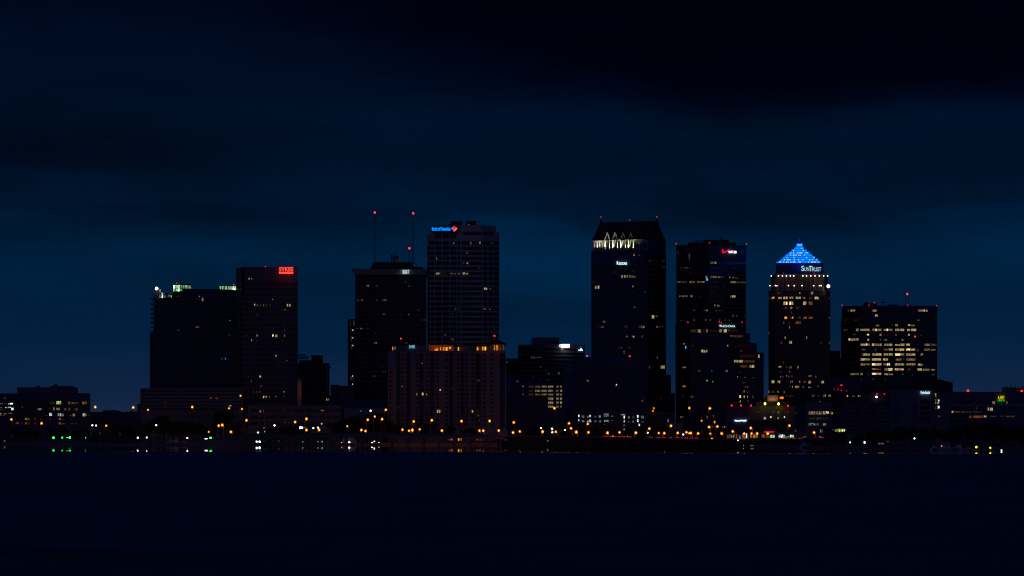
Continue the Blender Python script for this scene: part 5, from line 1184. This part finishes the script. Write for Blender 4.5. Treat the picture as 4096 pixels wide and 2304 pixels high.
# lit openings under the bridge: small waterside kiosks
for (x0, x1, y0, y1, cds, lb) in ((1786, 1850, 1750, 1779, ((1793, 1802, 1755, 1762, 'o6'), (1804, 1816, 1754, 1762, 'o7'), (1831, 1838, 1751, 1763, 'a9'), (1840, 1849, 1752, 1763, 'o7')), 'small waterside kiosk with orange windows seen under the bridge'),
        (1898, 1985, 1752, 1779, ((1904, 1914, 1755, 1762, 'o5'), (1918, 1926, 1754, 1763, 'o4'), (1930, 1945, 1755, 1764, 'o4'), (1958, 1970, 1758, 1762, 'o3')), 'dim waterside restaurant front seen under the bridge right of the kiosk'),
        (1988, 2090, 1753, 1779, ((1998, 2008, 1757, 1762, 'r4'), (2015, 2030, 1757, 1763, 'o3'), (2035, 2050, 1758, 1763, 'o2'), (2052, 2066, 1757, 1765, 'o4')), 'darkest waterside shed beneath the right end of the bridge'),
        (1225, 1325, 1753, 1780, ((1234, 1252, 1754, 1764, 'r2'), (1255, 1275, 1764, 1769, 't3'), (1282, 1292, 1762, 1769, 't4'), (1308, 1314, 1762, 1769, 't3')), 'low boathouse with dim green windows under the left part of the bridge'),
        (1370, 1425, 1750, 1780, ((1376, 1389, 1748, 1757, 'y5'), (1404, 1418, 1750, 1754, 'r3'), (1420, 1426, 1766, 1772, 'p3')), 'small shed with a pale and a red window above the white lamp cluster'),
        (1045, 1130, 1755, 1780, ((1050, 1062, 1762, 1767, 'g2'), (1070, 1078, 1762, 1767, 'g2'), (1086, 1095, 1762, 1767, 'o2'), (1108, 1120, 1760, 1767, 'g2')), 'dim shed right of the two bright lamps under the left bridge end')):
    Y = shoreY((x0 + x1) / 2) + 3
    b = Bld('waterside_shed', (x0 + x1) / 2, Y, lb, 'shed')
    b.wall([(x0, Y), (x1, Y)], y0 - 3, None, M['dark'], 8)
    b.lit(ZS, ';'.join('%g,%g,%g,%g %s' % (a, c, d, f_, k) for a, d, c, f_, k in cds))
    b.done()
b = Bld('waterside_shed', 3520, 1850, 'low waterside shed with a dim orange strip window before the dark blue banded garage', 'shed')
Y = 1850
b.wall([(3480, Y), (3562, Y)], 1750, None, M['dark'], 8)
b.lit(ZL, '2110,1125,2160,1148 o7;2162,1125,2215,1148 o7;2240,1050,2256,1090 w5;2258,1088,2305,1115 o5;2290,1060,2306,1086 o4;1960,1125,1985,1148 o4')
b.done()

# ================================================================== traffic: tail lamps along the shore road
cm = facade('car_paint', (0.05, 0.05, 0.06), 0.35); tyre = facade('tyre_rubber', (0.02, 0.02, 0.02), 0.9)
def make_car():
    e = empty('car', (0, 0, 0), 'x', 'car', 'cars on the shore road')
    L, W = 4.5, 1.8
    pr = [(-2.25, 0.35), (-2.25, 0.95), (-1.9, 1.02), (-1.35, 1.45), (0.45, 1.48), (1.1, 0.98), (2.1, 0.85), (2.25, 0.6), (2.25, 0.35)]
    n = len(pr); v = [(-W / 2, a, z) for a, z in pr] + [(W / 2, a, z) for a, z in pr]
    v = [(x * (0.86 if z > 1.2 else 1), a, z) for x, a, z in v]
    MB().add(v, [tuple(range(n)), tuple(range(2 * n - 1, n - 1, -1))] + [(i, n + i, n + (i + 1) % n, (i + 1) % n) for i in range(n)]).build('body', cm, e)
    MB().add([(-0.7, -1.93, 1.05), (0.7, -1.93, 1.05), (0.62, -1.45, 1.4), (-0.62, -1.45, 1.4)], [(0, 1, 2, 3)]).build('rear_window', glass(), e)
    for sx in (-1, 1):
        for a in (-1.35, 1.4):
            mb = MB(); mb.tube((sx * 0.72, a, 0.33), (sx * 0.93, a, 0.33), 0.33, 10); mb.build('wheel', tyre, e)
        MB().box(sx * 0.62 - 0.24, sx * 0.62 + 0.24, -2.36, -2.24, 0.72, 0.98).build('tail_light', GL['tailb'], e)
    MB().box(-0.3, 0.3, -1.86, -1.80, 1.06, 1.12).build('brake_light', GL['tail'], e)
    return e
def place_car(c, px, lane, lb, face=0):
    x, Y, z = road_at(px); x2, Y2, _ = road_at(min(px + 20, 3329))
    d = Vector((x - x2, Y - Y2, 0)).normalized(); nrm = Vector((d.y, -d.x, 0))
    if nrm.y < 0: nrm = -nrm
    c.location = (x + nrm.x * lane, Y + nrm.y * lane, z - 0.28)
    a = math.atan2(d.y, d.x) - math.pi / 2
    c.rotation_euler = (0, 0, a if abs(a) < 1.2 else a * 0.55)
    c['label'] = lb
car0 = make_car(); first = True
CARS = [(p, t) for p, t in ((2401, 'first'), (2419, 'second'), (2437, 'third'), (2455, 'fourth'), (2473, 'fifth'), (2492, 'last'))]
spec = [(p, 3.0 + (i % 2) * 0.8, '%s car of the red tail lamp queue below the white lit parking level' % t) for i, (p, t) in enumerate(CARS)]
spec += [(2632, 3, 'left of two cars with red tail lamps below the small brown block'), (2654, 3.6, 'right of two cars with red tail lamps below the small brown block')]
spec += [(2687, 3, 'first car of the bright red queue left of the stepped block'), (2704, 3.5, 'second car of the bright red queue left of the stepped block'), (2721, 3, 'third car of the bright red queue left of the stepped block'), (2740, 3.5, 'fourth car of the bright red queue left of the stepped block'), (2762, 3, 'last car of the bright red queue left of the stepped block')]
spec += [(3112, 3, 'first car of the red queue below the right end of the brown hospital block'), (3130, 3.5, 'second car of the red queue below the right end of the brown hospital block'), (3150, 3, 'third car of the red queue below the right end of the brown hospital block'), (3172, 3.5, 'last car of the red queue below the right end of the brown hospital block'),
         (2560, 6.5, 'lone dim car left of the two cars below the small brown block'), (2590, 6.5, 'lone dim car nearest left of the two cars below the small brown block'), (3262, 3, 'lone car below the blue grey hospital wing')]
for p, ln, lb in spec:
    c = car0 if first else copy_tree(car0); first = False
    place_car(c, p, ln, lb)

# ================================================================== trees
leafm, nt, p = mat_new('leaves'); tc = nt.new('ShaderNodeTexCoord')
nn = nt.noise(tc.outputs['Object'], 0.5, 3)
nt.put(p.inputs['Base Color'], nt.mix(nn, (0.015, 0.025, 0.010, 1), (0.05, 0.075, 0.03, 1))); p.inputs['Roughness'].default_value = 0.8
bark = facade('bark', (0.06, 0.045, 0.035))
def leaf_mesh(seed, n, blobs, size):
    r = random.Random(seed); mb = MB()
    for i in range(n):
        cx, cy, cz, R = r.choice(blobs)
        d = Vector((r.gauss(0, 1), r.gauss(0, 1), r.gauss(0, 1))).normalized() * R * (r.random() ** 0.4)
        c = Vector((cx, cy, cz)) + d * 1.0
        u = Vector((r.gauss(0, 1), r.gauss(0, 1), r.gauss(0, 0.6))).normalized(); w_ = u.orthogonal().normalized() * size * r.uniform(0.5, 1.1); u = u * size * r.uniform(0.5, 1.2)
        mb.add([c - u - w_, c + u - w_ * 0.6, c + u * 0.8 + w_, c - u * 0.7 + w_], [(0, 1, 2, 3)])
    return mb.mesh('crown', leafm)
def tree_kind(seed):
    r = random.Random(seed); mb = MB(); mb.cyl(0, 0, -0.05, 0.45, 0.035, 0.02, 7)
    bl = []
    for i in range(7):
        a = r.uniform(0, 6.28); q = r.uniform(0.1, 0.33); z = r.uniform(0.42, 0.85)
        bl.append((q * math.cos(a), q * math.sin(a), z, r.uniform(0.1, 0.19)))
        mb.tube((0, 0, r.uniform(0.25, 0.42)), (q * math.cos(a) * .8, q * math.sin(a) * .8, z), 0.012, 5)
    bl.append((0, 0, 0.7, 0.24)); bl.append((0.05, 0, 0.86, 0.14))
    return mb.mesh('trunk', bark), leaf_mesh(seed, 900, bl, 0.03)
def palm_kind(seed):
    r = random.Random(seed); mb = MB(); mb.cyl(0, 0, -0.05, 0.8, 0.035, 0.022, 7)
    cr_ = MB()
    for i in range(26):
        a = r.uniform(0, 6.28); el = r.uniform(-0.5, 1.2); ln_ = r.uniform(0.28, 0.36); pp = Vector((0, 0, 0.8)); d = Vector((math.cos(a) * math.cos(el), math.sin(a) * math.cos(el), math.sin(el)))
        sd = Vector((-math.sin(a), math.cos(a), 0)) * 0.035; pv = []
        for k in range(5):
            wd = sd * (1 - k / 5.2); pv += [pp - wd, pp + wd]; pp = pp + d * ln_ / 4; d = (d + Vector((0, 0, -0.38))).normalized()
        cr_.add(pv, [(2 * k, 2 * k + 1, 2 * k + 3, 2 * k + 2) for k in range(4)])
    return mb.mesh('trunk', bark), cr_.mesh('crown', leafm)
KINDS = [tree_kind(i) for i in (11, 12, 13, 14)]; PALM = [palm_kind(i) for i in (21, 22)]
def tree(px, ptop, Y, kind, lb, wide=1.0, name='tree', cat='tree', grp='dark trees along the far shore', zb=GZ):
    h = wz(ptop, Y) - zb
    e = empty(name, (wx(px, Y), Y, zb), lb, cat, grp)
    e.scale = (h * wide, h * wide, h); e.rotation_euler = (0, 0, (px * 7.3) % 6.28)
    for nm, me in zip(('trunk', 'crown'), kind):
        o = bpy.data.objects.new(nm, me); COL.objects.link(o); o.parent = e
    return e
r = random.Random(5)
TR = [('dark leafy tree in the shoreline row before the left edge office block', [(-60, 1712), (-10, 1718), (60, 1716), (110, 1708), (150, 1720), (205, 1712), (255, 1706), (300, 1718), (340, 1712)], 22),
      ('dark leafy tree in the row before the flat parking deck', [(440, 1700), (478, 1706), (520, 1698), (556, 1704)], 24),
      ('small treetop standing behind the flat parking deck roof', [(418, 1639), (448, 1638), (470, 1641), (392, 1645), (505, 1644), (530, 1643)], 330),
      ('dark leafy tree in the clump before the brown striped garage', [(600, 1690), (634, 1662), (655, 1658), (690, 1684), (722, 1680), (760, 1686), (800, 1688), (835, 1704), (930, 1690), (955, 1680)], 34),
      ('slim taller dark tree between the striped garage and the brown tower base', [(882, 1640), (905, 1638)], 60),
      ('dark leafy tree before the low brown building behind the bridge', [(1068, 1712), (1090, 1708), (1125, 1706), (1158, 1702), (1184, 1698), (1216, 1716)], 26),
      ('dark leafy tree in the tall clump left of the brown apartment block', [(1345, 1690), (1375, 1672), (1404, 1664), (1430, 1660), (1470, 1658), (1500, 1652), (1530, 1650), (1560, 1690), (1585, 1700)], 48),
      ('dark leafy tree close before the foot of the brown apartment block', [(1702, 1692), (1730, 1688), (1640, 1700), (1775, 1706), (1802, 1704), (1860, 1712), (1888, 1708)], 20),
      ('dark leafy tree before the annex of the office with dim yellow rows', [(2105, 1712), (2140, 1706), (2190, 1710), (2240, 1704)], 26),
      ('dark leafy tree before the white lit parking level', [(2300, 1706), (2395, 1700), (2430, 1696), (2460, 1704), (2510, 1712), (2560, 1708)], 30),
      ('dark leafy tree before the small brown block and stepped block', [(2622, 1694), (2650, 1692), (2700, 1716), (2780, 1718), (2812, 1714), (2860, 1716)], 30),
      ('dark palm like tree before the hospital ground floor', [(2958, 1728), (3066, 1730)], 14),
      ('dark leafy tree before the dark blue banded garage', [(3420, 1748), (3442, 1738), (3475, 1722), (3510, 1712), (3546, 1722), (3580, 1716)], 60),
      ('dark leafy tree in the black shoreline wood at the right edge', [(3616, 1702), (3650, 1706), (3690, 1712), (3730, 1704), (3768, 1716), (3800, 1720), (3836, 1708), (3870, 1696), (3905, 1690), (3940, 1694), (3975, 1688), (4010, 1692), (4045, 1700), (4085, 1706), (4120, 1700), (3950, 1730), (4030, 1738), (3880, 1742), (4090, 1745)], 40)]
for lb, pts, dy in TR:
    for i, (px, pt_) in enumerate(pts):
        Y = shoreY(px) + dy + r.uniform(-6, 8); zb = GZ
        if 1100 < px < 3300:
            Y = max(Y, road_at(px)[1] + RWID + dy * 0.4 + 6)
        if 'palm' in lb: tree(px, pt_, Y, PALM[i % 2], lb, 1.0, 'palm_tree', 'palm tree')
        else: tree(px, pt_, Y, KINDS[i % 4], lb, r.uniform(0.95, 1.35), zb=zb)
for px, pt_, lb in ((361, 1716, 'left of two palms dimly lit by pale lamps on the left shore'), (398, 1717, 'right of two palms dimly lit by pale lamps on the left shore'), (478, 1722, 'lone dimly lit palm left of the white dock lamps'), (612, 1722, 'greenish palm under the two pale street lamps'), (664, 1722, 'dim greenish palm right of the two pale street lamps'), (3454, 1752, 'small lit palm above the white lamp before the dark blue banded garage')):
    Y = shoreY(px) + 9; tree(px, pt_, Y, PALM[int(px) % 2], lb, 1.15, 'palm_tree', 'palm tree', 'palms by the water')
    o = lamp('POINT', (wx(px, Y) + 1.0, Y - 3.5, wz(pt_ + 10, Y)), 45 if px < 3000 else 30, (225, 255, 190), None, 0.4); o.name = 'palm_light'

# ================================================================== boats and docks
hullm = facade('boat_hull', (0.5, 0.52, 0.55), 0.4)
def make_boat(kind):
    e = empty('motor_boat', (0, 0, 0), 'x', 'boat', 'boats moored at the docks')
    L, W = 9.0, 2.8; st = [(-4.5, 1.0, 0.0), (-2, 1.0, 0.0), (1, 0.95, 0.05), (3, 0.6, 0.15), (4.5, 0.03, 0.35)]
    v = []
    for x, k, up in st: v += [(x, -W / 2 * k, 1.3 + up), (x, -W / 2 * k * 0.55, 0.05), (x, W / 2 * k * 0.55, 0.05), (x, W / 2 * k, 1.3 + up)]
    f = []
    for i in range(len(st) - 1):
        o = 4 * i; f += [(o, o + 4, o + 5, o + 1), (o + 1, o + 5, o + 6, o + 2), (o + 2, o + 6, o + 7, o + 3), (o + 3, o + 7, o + 4, o)]
    f += [(0, 1, 2, 3)]
    MB().add(v, f).build('hull', hullm, e)
    MB().prism([(-2.2, -1.0), (1.2, -1.0), (1.2, 1.0), (-2.2, 1.0)], 1.32, 2.5, [(-2.0, -0.85), (0.5, -0.85), (0.5, 0.85), (-2.0, 0.85)]).build('cabin', M['white'], e)
    MB().box(-1.8, 0.3, -1.02, -0.93, 1.85, 2.25).build('window', glass(), e)
    if kind: MB().box(-2.4, 0.8, -1.1, 1.1, 2.95, 3.05).tube((-2.1, -0.9, 2.5), (-2.1, -0.9, 3.0), 0.05, 4).tube((0.4, -0.9, 2.5), (0.4, -0.9, 3.0), 0.05, 4).tube((-2.1, 0.9, 2.5), (-2.1, 0.9, 3.0), 0.05, 4).tube((0.4, 0.9, 2.5), (0.4, 0.9, 3.0), 0.05, 4).build('hard_top', M['white'], e)
    return e
b0 = make_boat(1)
for i, (px, Y, rz, sc, lb) in enumerate(((3790, 1583, 0.25, 1.0, 'largest pale motor boat moored beside the dim orange dock lamp'), (3742, 1586, 0.9, 0.75, 'small pale boat moored left of the dim orange dock lamp'), (3830, 1580, 1.9, 0.9, 'pale boat seen bow on right of the dim orange dock lamp'),
        (3880, 1575, 0.15, 0.6, 'small boat moored left of the bigger yellow dock lamp'), (702, 2708, 0.1, 1.7, 'pale boat moored below the brown striped garage between white dock lamps'), (3225, 1975, 0.8, 1.0, 'faint boat moored at the end of the shore road wall'))):
    c = b0 if i == 0 else copy_tree(b0)
    c.location = (wx(px, Y), Y, 0); c.rotation_euler = (0, 0, rz); c.scale = (sc, sc, sc); c['label'] = lb
for i, (x0, x1, Y, lb) in enumerate(((3700, 3860, 1596, 'long low wooden dock behind the moored boats at right'), (3880, 4020, 1558, 'wooden dock under the two yellow lamps near the right edge'), (190, 300, 2722, 'wooden dock under the green lamps on the left shore'), (800, 860, 2668, 'short wooden dock under the lone big green lamp'))):
    e = empty('dock', (wx((x0 + x1) / 2, Y), Y, 0), lb, 'dock')
    a, c = wx(x0, Y), wx(x1, Y)
    MB().box(a, c, Y, Y + 2.4, 0.45, 0.65).build('deck', bark, e)
    k = max(3, int((c - a) / 4))
    for j in range(k): MB().cyl(a + 0.3 + (c - a - 0.6) * j / (k - 1), Y + 0.2, -1.5, 1.5, 0.16, n=6).build('pile', bark, e)

# ================================================================== sky, sun, camera
W_ = bpy.data.worlds.new('World'); S.world = W_; W_.use_nodes = True
nt = NT(W_.node_tree); bg = nt.n['Background']
tc = nt.new('ShaderNodeTexCoord'); sp = nt.new('ShaderNodeSeparateXYZ'); nt.put(sp.inputs[0], tc.outputs['Generated'])
X, Yv, Z = sp.outputs
az = nt.m('ARCTAN2', X, Yv); u = nt.m('MULTIPLY', az, 15000.0)                 # sideways angle from north
hz = nt.m('SQRT', nt.m('ADD', nt.m('MULTIPLY', X, X), nt.m('MULTIPLY', Yv, Yv)))
el = nt.m('ARCTAN2', Z, hz); v = nt.m('MULTIPLY', el, 15000.0)                 # height above the horizon
def R(py): return (1745 - py) / 3000.0
# clear twilight glow, brightest low down
wob = nt.m('MULTIPLY', nt.m('SUBTRACT', nt.noise(nt.comb(nt.m('MULTIPLY', u, 0.0011), nt.m('MULTIPLY', v, 0.0040), 1.7), 1.0, 3), 0.5), 260.0)
base = nt.ramp(nt.m('DIVIDE', nt.m('ADD', v, wob), 3000.0), [(R(1745), rgb(24, 42, 72)), (R(1560), rgb(15, 36, 66)), (R(1380), rgb(2, 31, 60)), (R(1050), rgb(0, 29, 56)), (R(880), rgb(0, 22, 46)), (R(600), rgb(0, 17, 39)), (R(250), rgb(0, 14, 36)), (R(0), rgb(0, 6, 24)), (1.0, rgb(1, 11, 41))])
# stretched stratus bands
st1 = nt.noise(nt.comb(nt.m('MULTIPLY', u, 0.0007), nt.m('MULTIPLY', v, 0.0050), 4.2), 1.0, 4, 0.55)
st2 = nt.noise(nt.comb(nt.m('MULTIPLY', u, 0.0022), nt.m('MULTIPLY', v, 0.0120), 9.1), 1.0, 3)
mot = nt.noise(nt.comb(nt.m('MULTIPLY', u, 0.012), nt.m('MULTIPLY', v, 0.030), 3.9), 1.0, 5, 0.7)
band = nt.m('ADD', nt.rng(st1, 0.3, 0.7, 0.78, 1.2), nt.m('MULTIPLY', nt.m('SUBTRACT', st2, 0.5), 0.24))
band = nt.m('ADD', band, nt.m('MULTIPLY', nt.m('SUBTRACT', mot, 0.5), 0.30))
fade = nt.rng(v, 250.0, 900.0, 0.25, 1.0)
band = nt.m('ADD', 1.0, nt.m('MULTIPLY', nt.m('SUBTRACT', band, 1.0), fade))
def blob(uc, vc, su, sv, amt):
    a = nt.m('DIVIDE', nt.m('SUBTRACT', u, uc), su); c = nt.m('DIVIDE', nt.m('SUBTRACT', v, vc), sv)
    q = nt.m('SQRT', nt.m('ADD', nt.m('MULTIPLY', a, a), nt.m('MULTIPLY', c, c)))
    return nt.m('MULTIPLY', nt.rng(q, 0.0, 1.0, 1.0, 0.0, True), amt)
for uc, py, su, sv, amt in ((-700, 1010, 1500, 130, 0.14), (-1700, 560, 1500, 380, -0.40), (-1000, 880, 1300, 120, -0.26), (700, 790, 1300, 150, -0.22), (-1100, 860, 900, 60, -0.16), (-500, 990, 900, 45, -0.14), (1100, 870, 900, 90, -0.16)):
    band = nt.m('ADD', band, blob(uc, 1745 - py, su, sv, amt))
# lower edge of the middle cloud deck: brighter air shows right below it
fd = nt.new('ShaderNodeFloatCurve'); nt.put(fd.inputs[1], nt.m('DIVIDE', nt.m('ADD', u, 2048.0), 4096.0, clamp=True))
dv = fd.mapping.curves[0]
dp = [(0, 1000), (500, 985), (900, 962), (1400, 948), (1650, 900), (1780, 858), (2048, 856), (2250, 885), (2450, 950), (2800, 925), (3200, 922), (3550, 868), (3850, 818), (4096, 805)]
while len(dv.points) < len(dp): dv.points.new(0.5, 0.5)
for q, (a, c) in zip(dv.points, dp): q.location = (a / 4096, c / 1200)
fd.mapping.update()
dn = nt.m('MULTIPLY', nt.m('SUBTRACT', nt.noise(nt.comb(nt.m('MULTIPLY', u, 0.003), nt.m('MULTIPLY', v, 0.008), 5.5), 1.0, 3), 0.5), 70.0)
below = nt.m('ADD', nt.m('SUBTRACT', nt.m('SUBTRACT', 1745.0, nt.m('MULTIPLY', fd.outputs[0], 1200.0)), v), dn)   # how far under the deck
lift = nt.m('MULTIPLY', nt.rng(below, -35.0, 45.0, 0.0, 1.0, True), nt.rng(below, 60.0, 420.0, 1.0, 0.0, True))
def hump(c, wd, amt): return nt.m('MULTIPLY', nt.rng(nt.m('ABSOLUTE', nt.m('SUBTRACT', u, c)), 0.0, wd, 1.0, 0.0, True), amt)
amp = nt.m('ADD', nt.m('ADD', 0.10, hump(60.0, 600.0, 0.66)), hump(2000.0, 900.0, 0.34))
band = nt.m('ADD', band, nt.m('MULTIPLY', lift, amp))
# the heavy black cloud bank above
fc = nt.new('ShaderNodeFloatCurve'); nt.put(fc.inputs[1], nt.m('DIVIDE', nt.m('ADD', u, 2048.0), 4096.0, clamp=True))
cv = fc.mapping.curves[0]
pts = [(0, -160), (400, 40), (800, 190), (1200, 290), (1600, 360), (2000, 385), (2400, 410), (2700, 500), (2950, 525), (3300, 490), (3700, 455), (4096, 450)]
while len(cv.points) < len(pts): cv.points.new(0.5, 0.5)
for q, (a, c) in zip(cv.points, pts): q.location = (a / 4096, (c + 400) / 1200)
fc.mapping.update()
edge = nt.m('SUBTRACT', 1745.0, nt.m('SUBTRACT', nt.m('MULTIPLY', fc.outputs[0], 1200.0), 400.0))
nz = nt.m('MULTIPLY', nt.m('SUBTRACT', nt.noise(nt.comb(nt.m('MULTIPLY', u, 0.0016), nt.m('MULTIPLY', v, 0.004), 7.7), 1.0, 5, 0.6), 0.5), 190.0)
soft = nt.rng(u, -1600.0, 700.0, 300.0, 150.0)
dk = nt.m('DIVIDE', nt.m('ADD', nt.m('SUBTRACT', v, edge), nz), soft)
dark = nt.rng(dk, -0.6, 1.1, 0.0, 1.0, True)
tex = nt.noise(nt.comb(nt.m('MULTIPLY', u, 0.0006), nt.m('MULTIPLY', v, 0.0022), 2.2), 1.0, 4)
dcol = nt.mix(nt.rng(nt.m('ADD', tex, nt.m('MULTIPLY', nt.rng(u, -2000.0, 500.0, 0.5, -0.2), 1.0)), 0.4, 0.75, 0, 1), rgb(0, 0, 10), rgb(0, 7, 26))
sky = nt.mix(1.0, base, nt.comb(band, band, band), 'MULTIPLY')
sky = nt.mix(nt.m('MULTIPLY', dark, nt.rng(v, 2100.0, 4200.0, 0.95, 0.1, True)), sky, dcol)
# the last daylight behind the viewer
ns = nt.new('ShaderNodeTexSky', sky_type='NISHITA'); ns.sun_disc = False; ns.sun_elevation = math.radians(-4.0); ns.sun_rotation = math.radians(200)
beh = nt.rng(Yv, 0.2, -0.9, 0.0, 1.0, True)
low = nt.rng(el, 0.0, 0.9, 1.0, 0.25)
add = nt.mix(1.0, nt.mix(1.0, ns.outputs[0], (0.05, 0.05, 0.05, 1), 'MULTIPLY'), (0.015, 0.014, 0.064, 1), 'ADD')
f = nt.m('MULTIPLY', beh, low)
sky = nt.mix(1.0, sky, nt.mix(1.0, add, nt.comb(f, f, f), 'MULTIPLY'), 'ADD')
nt.put(bg.inputs[0], sky); bg.inputs[1].default_value = 1.0

sd = bpy.data.lights.new('sun', 'SUN'); sd.energy = 0.011; sd.angle = math.radians(20); sd.color = (1.0, 0.72, 0.66)
so = bpy.data.objects.new('sun', sd); COL.objects.link(so); so.rotation_euler = Vector((0.35, 1.0, -0.25)).to_track_quat('-Z', 'Y').to_euler()

cd = bpy.data.cameras.new('camera'); co = bpy.data.objects.new('camera', cd); COL.objects.link(co)
cd.sensor_width = 36; cd.lens = 36 * F / 4096; cd.clip_start = 1; cd.clip_end = 40000
cd.shift_y = (HY - 1152) / 4096
co.location = (0, 0, CAMZ); co.rotation_euler = (math.radians(90), 0, 0)
S.camera = co
S.view_settings.view_transform = 'Standard'; S.view_settings.look = 'None'; S.view_settings.exposure = 0; S.view_settings.gamma = 1
S.cycles.sample_clamp_indirect = 0.5; S.cycles.use_denoising = True; S.cycles.filter_width = 1.05; S.cycles.max_bounces = 4
S.cycles.caustics_reflective = False; S.cycles.caustics_refractive = False
S.render.film_transparent = False
